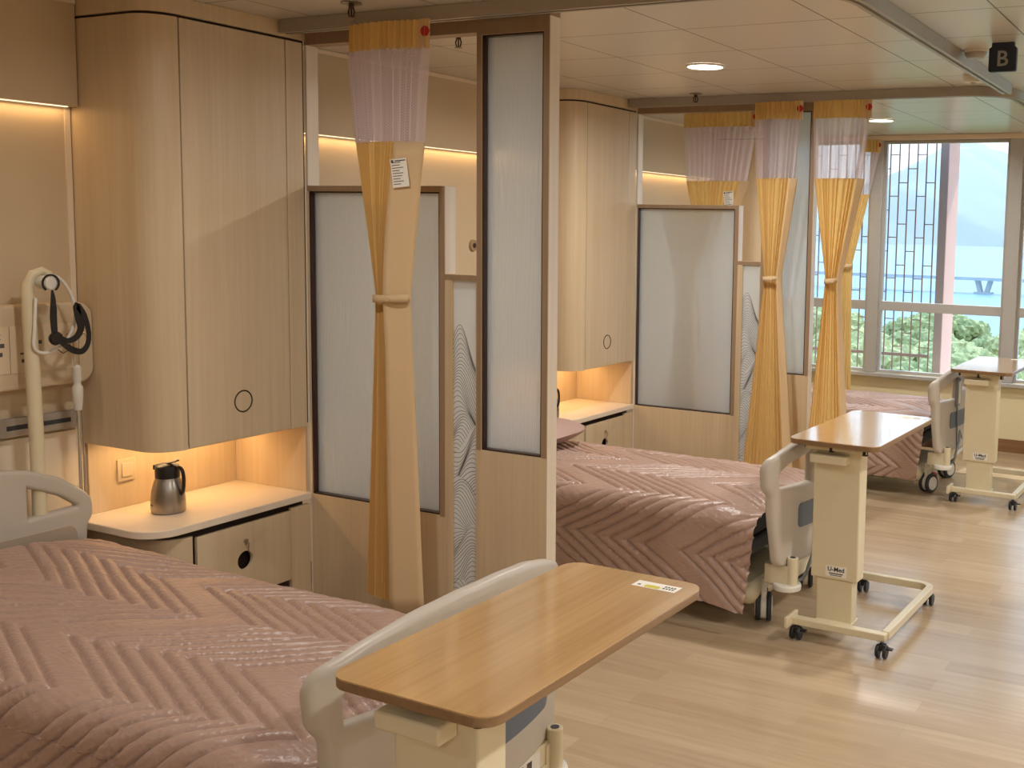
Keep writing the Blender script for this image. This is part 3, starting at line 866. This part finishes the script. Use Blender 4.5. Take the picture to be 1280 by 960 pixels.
bed3 = bed(7.18, 'hospital bed by the windows, farthest from the camera', cas=((-.08, -.26), (-.08, .23)), wang=1.2)
# handset hanging on the far footboard
t = thing('bed_handset', 'grey bed control handset hanging on the farthest footboard', 'handset', (-1.575, 7.00, .66))
obj('case', B(0, .022, -.03, .03, -.09, .09), M['greyp'], t, bevel=.006)
obj('keypad', B(.022, .024, -.024, .024, -.07, .07), M['whitep'], t)
b = bmesh.new(); tube(b, [(.012, 0, -.09), (.016, .0, -.2), (.014, .02, -.32), (.014, .05, -.38)], .005, 8); obj('cord', b, M['greyp'], t)

# quilt -----------------------------------------------------------
def quilt_mesh(seed, hem_near=.15, hem_far=.2, skew=0.0, pil=.05, ph=0.0, lift=0.0):
    NU, NS = 440, 400
    u = np.linspace(-1.875, -.05, NU)
    half = .40; r = .055
    up_near = .5 - hem_near - r; up_far = .5 - hem_far - r
    sN = half + r * PI / 2 + up_near; sF = half + r * PI / 2 + up_far
    s = np.linspace(-sN, sF, NS)
    a = np.abs(s); sg = np.sign(s)
    top = a <= half; ar = (a > half) & (a <= half + r * PI / 2); dn = a > half + r * PI / 2
    th = np.clip((a - half) / r, 0, PI / 2)
    y = np.where(top, a, np.where(ar, half + r * np.sin(th), half + r)) * sg
    z = np.where(top, 0, np.where(ar, -r + r * np.cos(th), -r - (a - half - r * PI / 2)))
    ny = np.sin(th) * sg; nz = np.cos(th)
    U, Sg = np.meshgrid(u, s, indexing='ij')
    Y = np.broadcast_to(y, U.shape).copy(); Z = np.broadcast_to(z, U.shape).copy() + .505
    NYv = np.broadcast_to(ny, U.shape); NZv = np.broadcast_to(nz, U.shape)
    # mattress crown and pillow swelling
    crown = np.clip(1 - (Y / .46) ** 2, 0, 1)
    Z += .028 * crown
    pl = 1 / (1 + np.exp((U + 1.50) * 16)); Z += pil * pl * np.clip(crown, 0, 1) ** .6
    Z -= .02 * np.clip((U + .25) / .16, 0, 1) ** 2
    # hanging waves
    dep = np.clip((np.abs(Sg) - half) / .35, 0, 1)
    wav = (np.sin(U * 7.0 + seed) * .6 + np.sin(U * 13.1 + seed * 2.1) * .4)
    Y += np.sign(Sg) * dep * (.012 + .014 * wav)
    Z += -dep * .02 * np.sin(U * 3.1 + seed) * (dep > .3)
    # extra foot corner flare
    # quilting: zigzag of parallel stitch lines
    ang = math.radians(31); bandw = .235
    D = .22
    Ur = U * math.cos(skew) - Sg * math.sin(skew); Sr = U * math.sin(skew) + Sg * math.cos(skew)
    q = Sr / (2 * bandw) + ph
    tri = np.abs((q % 1) * 2 - 1) * bandw
    w = Ur + tri / math.tan(ang) + .012 * np.sin(Sr * 9 + Ur * 4)
    per = .75; wm = w % per
    sp = .080; nl = 7
    inl = wm < nl * sp
    fr = (wm / sp) % 1
    dist = np.minimum(fr, 1 - fr) * sp * math.sin(ang)
    puff = (1 - np.exp(-(dist / .0055)))
    # blank diamonds: puffed with the border only
    db = np.minimum(np.abs(wm - nl * sp), np.abs(per - wm)) * math.sin(ang)
    puffb = (1 - np.exp(-(db / .006))) * .9
    # blanks on alternate bands are filled by the long lines of the other direction
    rng = np.random.RandomState(seed + 3)
    H = np.where(inl, puff * .017, puffb * .016)
    # crinkles across the seams
    cr = .0032 * np.sin(Ur * 170 + 12 * np.sin(Sr * 23) + seed) * np.sin(Sr * 160 + 9 * np.sin(Ur * 19)) * np.exp(-dist / .010)
    wr = .003 * np.sin(U * 11 + 3 * np.sin(Sg * 6 + seed)) * np.sin(Sg * 10 + 2 * np.sin(U * 5))
    H = H + np.where(inl, cr, .0009 * np.sin(Ur * 120 + 8 * np.sin(Sr * 40)) * np.sin(Sr * 150)) + wr
    X = U.copy()
    Y2 = Y + NYv * H; Z2 = Z + NZv * H
    # slanted foot edge of the hanging side
    X -= (U > -.30) * dep ** 1.5 * (U + .30) * .13
    P = np.stack([X, Y2, Z2], -1).reshape(-1, 3)
    idx = np.arange(NU * NS).reshape(NU, NS)
    F = np.stack([idx[:-1, :-1], idx[1:, :-1], idx[1:, 1:], idx[:-1, 1:]], -1).reshape(-1, 4)
    me = bpy.data.meshes.new('quilt')
    me.vertices.add(len(P)); me.vertices.foreach_set('co', P.astype(np.float32).ravel())
    me.loops.add(F.size); me.loops.foreach_set('vertex_index', F.astype(np.int32).ravel())
    me.polygons.add(len(F)); me.polygons.foreach_set('loop_start', (np.arange(len(F)) * 4).astype(np.int32))
    me.polygons.foreach_set('loop_total', np.full(len(F), 4, np.int32))
    me.update(calc_edges=True); me.validate()
    return me
def quilt(cy, seed, label, **k):
    o = meshobj('quilt', quilt_mesh(seed, **k), M['quilt'], None, angle=180)
    o.location = (-1.65, cy, 0)
    tag(o, label, 'quilt', 'mauve quilts spread over the beds')
    return o
quilt(2.03, 1, 'mauve quilted bedspread on the nearest bed', hem_near=.15, hem_far=.16, skew=-.12, ph=.12)
quilt(4.50, 2, 'mauve quilted bedspread on the middle bed, hanging down its near side', hem_near=.135, hem_far=.16, skew=.0, ph=.30, pil=.03)
quilt(7.18, 3, 'mauve quilted bedspread on the bed by the windows', hem_near=.14, hem_far=.16, skew=.0, ph=.05)

# pillow on the middle bed
bm = bmesh.new(); bmesh.ops.create_uvsphere(bm, u_segments=40, v_segments=24, radius=1)
for v in bm.verts:
    x, y, z = v.co
    sx = math.copysign(abs(x) ** .55, x); sy = math.copysign(abs(y) ** .55, y)
    e = (1 - min(1, max(abs(sx), abs(sy)) ** 4))
    v.co = (sx * .20, sy * .31, z * (.055 * e + .012))
tag(obj('pillow', bm, M['pillow'], None, angle=180, loc=(-3.17, 4.56, .622)), 'smooth mauve pillow at the head of the middle bed', 'pillow')

# ------------------------------------------------------------------ overbed tables
def table(cx, cy, rz, label, first=None, sticker=True, z=.84):
    t = thing('overbed_table', label, 'table', (cx, cy, 0), rz, 'overbed tables on casters at the bed feet')
    HW, HL = .189, .41
    b = prism(bmesh.new(), rrect(-HW, HW, -HL, HL, .045, 8), z - .003, z)
    obj('table_top', b, M['table_top'], t)
    b = prism(bmesh.new(), rrect(-HW, HW, -HL, HL, .045, 8), z - .022, z - .003); obj('edge_strip', b, M['table_edge'], t, bevel=.002)
    b = bmesh.new(); box(b, -.13, .13, -.36, .30, z - .045, z - .0225); obj('support_tray', b, M['cream'], t, bevel=.003)
    b = bmesh.new()
    for (x, y) in ((-.145, -.30), (-.02, -.35), (.12, -.35), (.12, .2), (-.12, .2)): cyl(b, (x, y, z - .0225), (x, y, z - .05), .012, seg=14)
    obj('clamp_knob', b, M['black'], t)
    # column: outer sleeve and inner column
    x0, x1, y0, y1 = -.105, .095, -.32, -.235
    b = bmesh.new(); box(b, x0, x1, y0, y1, .255, z - .045); sl = obj('column_sleeve', b, M['cream'], t, bevel=.005)
    b = bmesh.new(); box(b, x0 + .025, x1 - .022, y0 + .012, y1 - .012, .075, .30); obj('column', b, M['cream'], t, bevel=.003)
    b = bmesh.new(); box(b, x0 + .0, x1 - .045, y0 - .055, y0 - .001, z - .098, z - .062); obj('height_lever', b, M['cream'], t, bevel=.005)
    obj('maker_label', B(x0 + .065, x0 + .155, y0 - .0012, y0 - .0002, .268, .312), M['paper'], sl, label='small white maker label')
    tx = text_bm('U-Med', .026, .0002, .0006)
    for v in tx.verts: v.co.x += x0 + .11; v.co.y += y0 - .0016; v.co.z += .298
    box(tx, x0 + .08, x0 + .14, y0 - .0018, y0 - .0013, .279, .283); box(tx, x0 + .085, x0 + .135, y0 - .0018, y0 - .0013, .272, .275)
    obj('maker_print', tx, M['ink'], sl)
    # C-shaped base
    b = bmesh.new(); box(b, -.155, .245, -.395, -.355, .062, .092); box(b, -.08, .075, -.36, -.22, .062, .078)
    obj('front_bar', b, M['cream'], t, bevel=.004)
    b = bmesh.new(); box(b, -.165, -.150, -.45, -.33, .06, .105); obj('end_bracket', b, M['cream'], t, bevel=.003)
    pts = [(.235, -.36 + .05 * i) for i in range(13)] + arc(.235 - .06, .27, .06, 0, 90, 6) + [(.1, .33), (-.1, .33)]
    bm = bmesh.new(); rings = []
    for i, (x, y) in enumerate(pts):
        a = Vector(pts[max(i - 1, 0)]); c = Vector(pts[min(i + 1, len(pts) - 1)]); d = (c - a).normalized(); n = Vector((-d.y, d.x))
        rings.append([bm.verts.new((x + n.x * q, y + n.y * q, zz)) for q, zz in ((-.016, .062), (.016, .062), (.016, .095), (-.016, .095))])
    for A, Bq in zip(rings, rings[1:]):
        for k in range(4): bm.faces.new((A[k], A[(k + 1) % 4], Bq[(k + 1) % 4], Bq[k]))
    bm.faces.new(rings[0][::-1]); bm.faces.new(rings[-1])
    obj('base_leg', bm, M['cream'], t, bevel=.003)
    for i, (x, y) in enumerate(((-.135, -.385), (.235, -.40), (.225, .31), (-.09, .33))):
        b = bmesh.new(); cyl(b, (x, y, .064), (x, y, .045), .009, seg=10); box(b, x - .014, x + .014, y - .012, y + .018, .03, .056)
        c = obj('caster', b, M['black'], t, bevel=.003)
        b = bmesh.new()
        for s in (-1, 1): cyl(b, (x + s * .008, y, .027), (x + s * .022, y, .027), .027, seg=24)
        obj('wheel', b, M['black'], c, bevel=.003)
        if i < 2:
            b = bmesh.new(); box(b, x + .012, x + .045, y - .014, y + .006, .040, .046); obj('brake_tab', b, M['black'], c)
    if sticker:
        s = obj('warning_sticker', B(.035, .15, .325, .365, z, z + .0004), M['paper'], t, label='white sticker with a yellow mark')
        b = bmesh.new(); prism(b, rrect(.065, .105, .328, .345, .007, 4), z + .0004, z + .0007); obj('yellow_mark', b, M['yellowink'], s)
        b = bmesh.new()
        for q in range(8): box(b, .112 + (q % 4) * .008, .117 + (q % 4) * .008, .335 + (q // 4) * .012, .342 + (q // 4) * .012, z + .0004, z + .0007)
        box(b, .045, .053, .335, .342, z + .0004, z + .0007)
        obj('printing', b, M['ink'], s)
    return t
table(-1.272, 1.862, -.015, 'closest overbed table, its whole oak top in the foreground', z=.84)
table(-1.395, 4.50, -.02, 'overbed table at the foot of the middle bed')
table(-1.372, 7.165, -.02, 'overbed table near the windows, partly cut by the picture edge')

# ------------------------------------------------------------------ head wall equipment, nearest bed
t = thing('bedhead_service_panel', 'rounded cream service panel with sockets on the wall behind the nearest bed', 'wall panel', (WX, 1.5, 1.225))
def yz(loops, x0, th, bev, name, m, par, **k):
    b = plate_mesh(loops, th, bev, 'yz')
    for v in b.verts: v.co.x += x0 + th / 2
    return obj(name, b, m, par, **k)
M['service'] = plain('service_panel_cream', srgb(206, 186, 156), .4, noise=.02)
body = yz([rrect(-1.3, 1.05, -.135, .135, .045)], .001, .085, .01, 'housing', M['service'], t)
fx = .0865
yz([rrect(-1.25, 1.005, -.085, .075, .004)], fx - .0005, .003, .0, 'cover', plain('service_cover', srgb(214, 194, 164), .4, noise=.02), t)
b = bmesh.new()
for yy in (.62, .755): box(b, fx + .0025, fx + .0032, yy - .0006, yy + .0006, -.085, .075)
obj('seam', b, M['seal'], t)
for (yy, zz, w_, h_) in ((.69, .062, .04, .006), (.69, .048, .07, .004), (.71, .034, .03, .004)):
    obj('printed_line', B(fx + .0025, fx + .0034, yy - w_ / 2, yy + w_ / 2, zz - h_ / 2, zz + h_ / 2), M['seal'], t)
for (yy, zz, w_, h_) in ((.675, .012, .035, .014), (.722, .012, .03, .014), (.675, -.018, .010, .014), (.725, -.018, .01, .014), (.665, -.045, .01, .01), (.69, -.045, .01, .01), (.80, -.045, .012, .012), (.80, -.02, .02, .006), (.86, .015, .012, .012)):
    obj('socket', B(fx + .0025, fx + .0034, yy - w_ / 2, yy + w_ / 2, zz - h_ / 2, zz + h_ / 2), M['seal'], t)
b = bmesh.new(); tube(b, [(fx + .01, .91, -.01), (fx + .02, .93, -.03), (fx + .02, .95, -.02), (fx + .02, .955, 0), (fx + .01, .965, -.03)], .0018, 5)
obj('hook', b, M['bronze'], t)

t = thing('equipment_rail', 'grey medical equipment rail on the wall under the service panel', 'rail', (WX, 1.5, .95))
b = bmesh.new(); box(b, .03, .045, -1.2, 1.02, -.035, .03); obj('bar', b, M['alu'], t, bevel=.003)
b = bmesh.new()
for yy in (-.8, 0, .8): box(b, .001, .03, yy - .03, yy + .03, -.02, .02)
obj('bracket', b, M['alu'], t)
obj('slot', B(.045, .0465, .76, .99, -.012, .004), M['rubber'], t)
tag(obj('wall_guard', B(WX + .001, WX + .012, -.5, 2.53, .45, .90), plain('ivory_guard', srgb(226, 212, 188), .4, noise=.02), None), 'ivory wall protection board behind the nearest headboard', 'wall panel')

# patient lifting pole with strap
PX = -3.62
t = thing('patient_lifting_pole', 'cream lifting pole with a hooked top behind the nearest bed head', 'pole', (PX, 2.28, 0))
b = bmesh.new()
pts = [(0, .018, .18), (0, .018, .5), (0, .016, .9), (0, .012, 1.15), (0, .006, 1.36), (.0, .004, 1.44), (.005, .02, 1.478), (.012, .05, 1.49), (.015, .075, 1.475)]
tube(b, pts, .022, 14, rad=[.023, .023, .023, .023, .021, .019, .016, .013, .011]); obj('pole', b, M['cream'], t)
b = bmesh.new(); cyl(b, (-.0, .048, 1.452), (.05, .058, 1.448), .024, .024, seg=24); obj('knob', b, M['whitep'], t, bevel=.004)
b = bmesh.new(); tube(b, [(.02, .06, 1.478), (.03, .10, 1.46), (.03, .135, 1.41), (.03, .15, 1.35), (.03, .14, 1.29), (.03, .11, 1.245), (.03, .06, 1.215), (.03, .02, 1.215), (.03, .0, 1.24), (.03, .005, 1.30), (.03, .012, 1.40)], .0055, 8, sm=5)
obj('white_loop', b, M['whitep'], t)
def ribbon(bm, pts, w, th=.002):
    n0 = len(pts); pts = smooth(pts, 4); rings = []
    if isinstance(w, list): w = [float(q) for q in np.interp(np.linspace(0, n0 - 1, len(pts)), range(n0), w)]
    for i, p in enumerate(pts):
        d = (pts[min(i + 1, len(pts) - 1)] - pts[max(i - 1, 0)]).normalized(); n = Vector((1, 0, 0)).cross(d).normalized(); ww = w[i] if isinstance(w, list) else w
        rings.append([bm.verts.new(p + n * ww / 2 * a + Vector((c * th, 0, 0))) for a, c in ((-1, -1), (1, -1), (1, 1), (-1, 1))])
    for A, Bq in zip(rings, rings[1:]):
        for k in range(4): bm.faces.new((A[k], A[(k + 1) % 4], Bq[(k + 1) % 4], Bq[k]))
    bm.faces.new(rings[0][::-1]); bm.faces.new(rings[-1])
t2 = thing('pull_strap', 'black pull strap with a buckle looped over the lifting pole knob', 'strap', (PX, 2.28, 0))
b = bmesh.new()
ribbon(b, [(.052, .052 - .028 * math.cos(a), 1.448 + .028 * math.sin(a)) for a in [PI * 1.6 * i / 14 - .9 for i in range(15)]], .006)
ribbon(b, [(.058, .052, 1.425), (.058, .054, 1.40), (.058, .054, 1.36), (.058, .053, 1.33), (.058, .055, 1.28)], [.005, .014, .022, .023, .02])
ribbon(b, [(.060, .06, 1.262), (.06, .09, 1.235), (.06, .12, 1.215), (.06, .15, 1.21), (.06, .172, 1.235), (.06, .175, 1.28), (.06, .16, 1.335), (.06, .135, 1.37), (.06, .14, 1.33), (.06, .148, 1.29), (.06, .13, 1.26), (.06, .10, 1.25), (.06, .075, 1.262)], [.012, .018, .022, .02, .016, .016, .02, .022, .024, .024, .02, .018, .014])
obj('webbing', b, M['black'], t2)
b = bmesh.new(); lathe(b, [(0, -.01), (.02, -.01), (.024, 0), (.02, .01), (0, .01)], seg=24)
bmesh.ops.rotate(b, verts=b.verts, cent=(0, 0, 0), matrix=Matrix.Rotation(PI / 2, 3, 'Y')); bmesh.ops.translate(b, verts=b.verts, vec=(.064, .055, 1.262))
obj('buckle', b, M['black'], t2)

t = thing('infusion_pole', 'thin steel infusion pole with clear clamps beside the lifting pole', 'pole', (-3.60, 2.435, 0))
b = bmesh.new(); cyl(b, (0, 0, .12), (0, 0, 1.05), .006, seg=12); cyl(b, (0, .014, .3), (0, .014, 1.05), .003, seg=8); obj('rod', b, M['chrome'], t)
b = lathe(bmesh.new(), [(0, 1.0), (.013, 1.0), (.017, 1.04), (.018, 1.08), (.012, 1.09), (.012, 1.10), (.016, 1.11), (.014, 1.15), (.006, 1.16), (0, 1.16)]); obj('clamp', b, plain('milky_plastic', srgb(210, 204, 192), .25), t)
b = bmesh.new()
for s in (-1, 1): tube(b, [(0, s * .008, 1.15), (0, s * .01, 1.22), (0, s * .012, 1.25), (0, s * .03, 1.27), (0, s * .04, 1.25)], .002, 6)
obj('hook', b, M['chrome'], t)

# ------------------------------------------------------------------ outside
S_col = lambda r, g, b: srgb(r, g, b)
M['pinkwall'] = plain('pink_render', srgb(214, 170, 160), .8)
M['greywall'] = plain('grey_concrete', srgb(160, 136, 132), .8)
M['bar'] = plain('grille_paint', srgb(136, 108, 102), .5)
gy = 9.15
t = thing('lattice_grille', 'brown metal lattice of tall bars with staggered links outside the window', 'grille', (-2.5, gy, 0))
xs = [-3.55 + .0775 * i for i in range(17)]
b = bmesh.new()
for x in xs: box(b, x + 2.5 - .005, x + 2.5 + .005, -.004, .004, .40, 2.9)
obj('bars', b, M['bar'], t)
b = bmesh.new()
for i in range(len(xs) - 1):
    for k in range(7):
        z = 2.09 + .117 * ((i - 12) % 3) - .347 * (k - 1)
        if .66 < z < 2.85: box(b, xs[i] + 2.5 + .004, xs[i + 1] + 2.5 - .004, -.003, .003, z - .004, z + .004)
obj('links', b, M['bar'], t)
obj('bottom_rail', B(xs[0] + 2.5, xs[-1] + 2.5, -.012, .012, .62, .645), M['bar'], t)
t = thing('facade_fin', 'tall concrete fin with a pink return outside the window', 'facade', (-2.22, 9.15, 0))
obj('fin', B(-.06, .006, .03, .40, -3, 3.2), M['greywall'], t)
obj('pink_return', B(.006, .012, .032, .40, -3, 3.2), M['pinkwall'], t, label='pink rendered side')
t = thing('window_canopy', 'concrete canopy over the windows outside', 'canopy', (0, 8.8, 2.9))
obj('slab', B(-6, 6, 0, 1.35, 0, .25), M['greywall'], t)
obj('fascia', B(-6, 6, 1.35, 1.40, -.08, .25), M['pinkwall'], t)

def ground(name, y0, y1, z, x0, x1, m, label, cat):
    return tag(obj(name, B(x0, x1, y0, y1, z - .5, z), m), label, cat)
sea = plain('sea_water', srgb(96, 148, 178), .35, noise=.06, nscale=.05)
ground('sea', 112, 3400, -22, -2600, 1500, sea, 'calm pale blue bay water beyond the trees', 'sea')
ground('park_ground', 30, 112.5, -19, -150, 80, plain('park_grass', srgb(96, 130, 70), .9, noise=.2, nscale=.3), 'green ground under the waterfront trees', 'ground')
leaf = plain('tree_leaves', srgb(168, 166, 114), .8, noise=.45, nscale=2.5, bump=1.0)
leaf2 = plain('tree_leaves_dark', srgb(146, 150, 100), .8, noise=.45, nscale=2.5, bump=1.0)
bark = plain('tree_bark', srgb(110, 88, 66), .9)
def crown(seed, R=4.4):
    rnd = random.Random(seed); bm = bmesh.new()
    for k in range(90):
        th = rnd.uniform(0, 2 * PI); rr = R * .85 * math.sqrt(rnd.random()); h = rnd.uniform(-.3, .45) * R * .6
        c = Vector((rr * math.cos(th), rr * math.sin(th), h + (1 - rr / R) * 1.8)); q = rnd.uniform(.13, .24) * R
        rb = bmesh.ops.create_icosphere(bm, subdivisions=3, radius=q, matrix=Matrix.Translation(c))
        for v in rb['verts']:
            d = v.co - c
            n = math.sin(d.x * 9.1 + k) * math.sin(d.y * 8.7 + 2 * k) * math.sin(d.z * 9.9 + 3 * k)
            v.co = c + d * (1 + .25 * n + rnd.uniform(-.13, .13))
    return bm
protos = []
for s in range(3):
    me = bpy.data.meshes.new('foliage'); b = crown(s); b.to_mesh(me); b.free(); me.materials.append(leaf if s != 1 else leaf2); protos.append(me)
tb = bmesh.new(); cyl(tb, (0, 0, 0), (0, 0, 8), .3, .18, seg=10)
tme = bpy.data.meshes.new('trunk'); tb.to_mesh(tme); tb.free(); tme.materials.append(bark)
rnd = random.Random(4)
n = 0
C0 = Vector((0, 0))
for row, yy in enumerate((62, 69, 77, 86, 96, 106)):
    k = 0
    xl, xr = -.48 * yy, -.09 * yy
    x = xl + rnd.uniform(0, 3)
    while x < xr:
        e = thing('tree', 'rounded green tree in the waterfront park outside the windows', 'tree', (x, yy + rnd.uniform(-2, 2), -19), rnd.uniform(0, 6), 'park trees between the building and the bay')
        sc = rnd.uniform(.85, 1.15); e.scale = (sc, sc, sc)
        f = bpy.data.objects.new('foliage', protos[rnd.randrange(3)]); link(f, e); f.location = (0, 0, 8.6)
        tr = bpy.data.objects.new('trunk', tme); link(tr, e)
        x += rnd.uniform(5.2, 7.0)
# bridge
t = thing('sea_bridge', 'long low sea bridge on V shaped piers crossing the bay', 'bridge', (-89.5, 438, -22))
conc = plain('bridge_concrete', srgb(150, 160, 168), .8)
obj('deck', B(-420, 300, -5, 5, 5.2, 6.5), conc, t)
for i, x in enumerate((-120, -60, 0, 60)):
    b = bmesh.new()
    for s in (-1, 1):
        v = [(-1.2, 0), (1.2, 0)]
        p = [(x + s * 1.1 - .8, -2, 0), (x + s * 1.1 + .8, -2, 0), (x + s * 2.6 + .8, -2, 5.3), (x + s * 2.6 - .8, -2, 5.3)]
        a = [b.verts.new(q) for q in p]; c = [b.verts.new((q[0], 2, q[2])) for q in p]
        b.faces.new(a); b.faces.new(c[::-1])
        for j in range(4): b.faces.new((a[j], a[(j + 1) % 4], c[(j + 1) % 4], c[j]))
    box(b, x - 3.4, x + 3.4, -3, 3, -.4, .6)
    obj('pier', b, conc, t)
# mountain
D0 = 2600
def ridge(name, y, pts, depth, mat, label):
    xs = np.linspace(pts[0][0], pts[-1][0], 160); hs = np.interp(xs, [p[0] for p in pts], [p[1] for p in pts])
    rs = np.random.RandomState(5)
    hs = hs + 3 * np.sin(xs * .02) + 2 * np.sin(xs * .063 + 1) + rs.uniform(-1, 1, 160)
    bm = bmesh.new(); rows = []
    for j in range(24):
        q = j / 23
        prof = math.sin(q * PI / 2) ** .8
        rows.append([bm.verts.new((x, y - depth + depth * q + 18 * math.sin(x * .012 + j), -24 + (h + 24) * prof + (0 if j in (0, 23) else 7 * math.sin(x * .03 + j * 1.3)))) for x, h in zip(xs, hs)])
    rows.append([bm.verts.new((x, y + depth, -24)) for x in xs])
    for A, Bq in zip(rows, rows[1:]):
        for k in range(159): bm.faces.new((A[k], A[k + 1], Bq[k + 1], Bq[k]))
    return tag(obj(name, bm, mat, None, angle=80), label, 'mountain')
K = 2600 / 900
mp = [(-560 * K, 5 * K), (-420 * K, 14 * K), (-300 * K, 30 * K), (-262 * K, 40 * K), (-233 * K, 55 * K), (-215 * K, 66 * K), (-205 * K, 71 * K), (-196 * K, 69 * K), (-189 * K, 72 * K), (-180 * K, 65 * K), (-168 * K, 60 * K), (-150 * K, 50 * K), (-110 * K, 38 * K), (-40 * K, 20 * K), (100 * K, 8 * K)]
ridge('mountain', 2600, mp, 600, plain('hill_forest', srgb(96, 128, 128), .9, noise=.15, nscale=.02), 'hazy blue mountain ridge across the bay')
# sea haze: a real scattering volume over the bay
hz = bmesh.new(); box(hz, -2600, 1500, 118, 3390, -21.9, 420)
hm = bpy.data.materials.new('sea_haze'); hm.use_nodes = True; nt = hm.node_tree
nt.nodes.remove(nt.nodes['Principled BSDF'])
vs = nt.nodes.new('ShaderNodeVolumeScatter'); vs.inputs['Color'].default_value = (.66, .85, 1, 1); vs.inputs['Density'].default_value = .0006; vs.inputs['Anisotropy'].default_value = .2
nt.links.new(vs.outputs[0], nt.nodes['Material Output'].inputs['Volume'])
tag(obj('sea_haze', hz, hm), 'pale blue haze hanging over the bay', 'haze', kind='stuff')

# ------------------------------------------------------------------ light
w = bpy.data.worlds.new('World'); S.world = w; w.use_nodes = True
nt = w.node_tree; bg = nt.nodes['Background']
tc = nt.nodes.new('ShaderNodeTexCoord'); sp = nt.nodes.new('ShaderNodeSeparateXYZ'); rp = nt.nodes.new('ShaderNodeValToRGB')
nt.links.new(tc.outputs['Generated'], sp.inputs[0]); nt.links.new(sp.outputs[2], rp.inputs['Fac'])
e = rp.color_ramp.elements
e[0].position = 0; e[0].color = (.77, .89, 1, 1); e[1].position = .7; e[1].color = (.42, .66, 1, 1)
nt.links.new(rp.outputs['Color'], bg.inputs['Color']); bg.inputs['Strength'].default_value = 2.5
sun = bpy.data.lights.new('sun', 'SUN'); sun.energy = 5; sun.angle = .009; sun.color = (1, .95, .86)
so = bpy.data.objects.new('sun', sun); link(so)
d = Vector((-.25, -1, -1.05)); so.rotation_euler = d.to_track_quat('-Z', 'Y').to_euler(); so.location = (3, 20, 20)

def strip(x, y0, y1, z, p, w_=.02):
    l = bpy.data.lights.new('strip', 'AREA'); l.shape = 'RECTANGLE'; l.size = w_; l.size_y = y1 - y0; l.energy = p; l.color = (1, .62, .28)
    o = bpy.data.objects.new('strip', l); link(o); o.location = (x, (y0 + y1) / 2, z); return o
strip(WX + .024, -.03, 2.53, 2.052, 1.3)
strip(WX + .024, 3.34, 5.2, 2.052, 1.0)
strip(WX + .024, 6.0, 7.88, 2.052, 1.0)
for yo in (2.56, 5.23):
    strip(WX + .12, yo + .04, yo + .62, .836, 1.1, .05)

# ------------------------------------------------------------------ camera
R = [[0.89444, 0.44671, 0.02074], [0.06329, -0.08053, -0.99474], [-0.44269, 0.89105, -0.1003]]
cam = bpy.data.cameras.new('camera'); co = bpy.data.objects.new('camera', cam); link(co)
rx, dn, fw = Vector(R[0]), Vector(R[1]), Vector(R[2])
mw = Matrix((( rx.x, -dn.x, -fw.x, 0), (rx.y, -dn.y, -fw.y, 0), (rx.z, -dn.z, -fw.z, 1.68), (0, 0, 0, 1)))
co.matrix_world = mw
cam.sensor_fit = 'HORIZONTAL'; cam.sensor_width = 36
cam.lens = 1369.3 / 1280 * 36
cam.shift_x = -(864.9 - 640) / 1280; cam.shift_y = -(480 - 422.0) / 1280
cam.clip_end = 10000; cam.clip_start = .05
S.camera = co

S.view_settings.view_transform = 'Standard'; S.view_settings.look = 'None'; S.view_settings.gamma = 1
S.view_settings.use_curve_mapping = False
S.view_settings.exposure = 0.42
try:
    S.cycles.use_denoising = True
    S.cycles.sample_clamp_indirect = 6
except Exception: pass
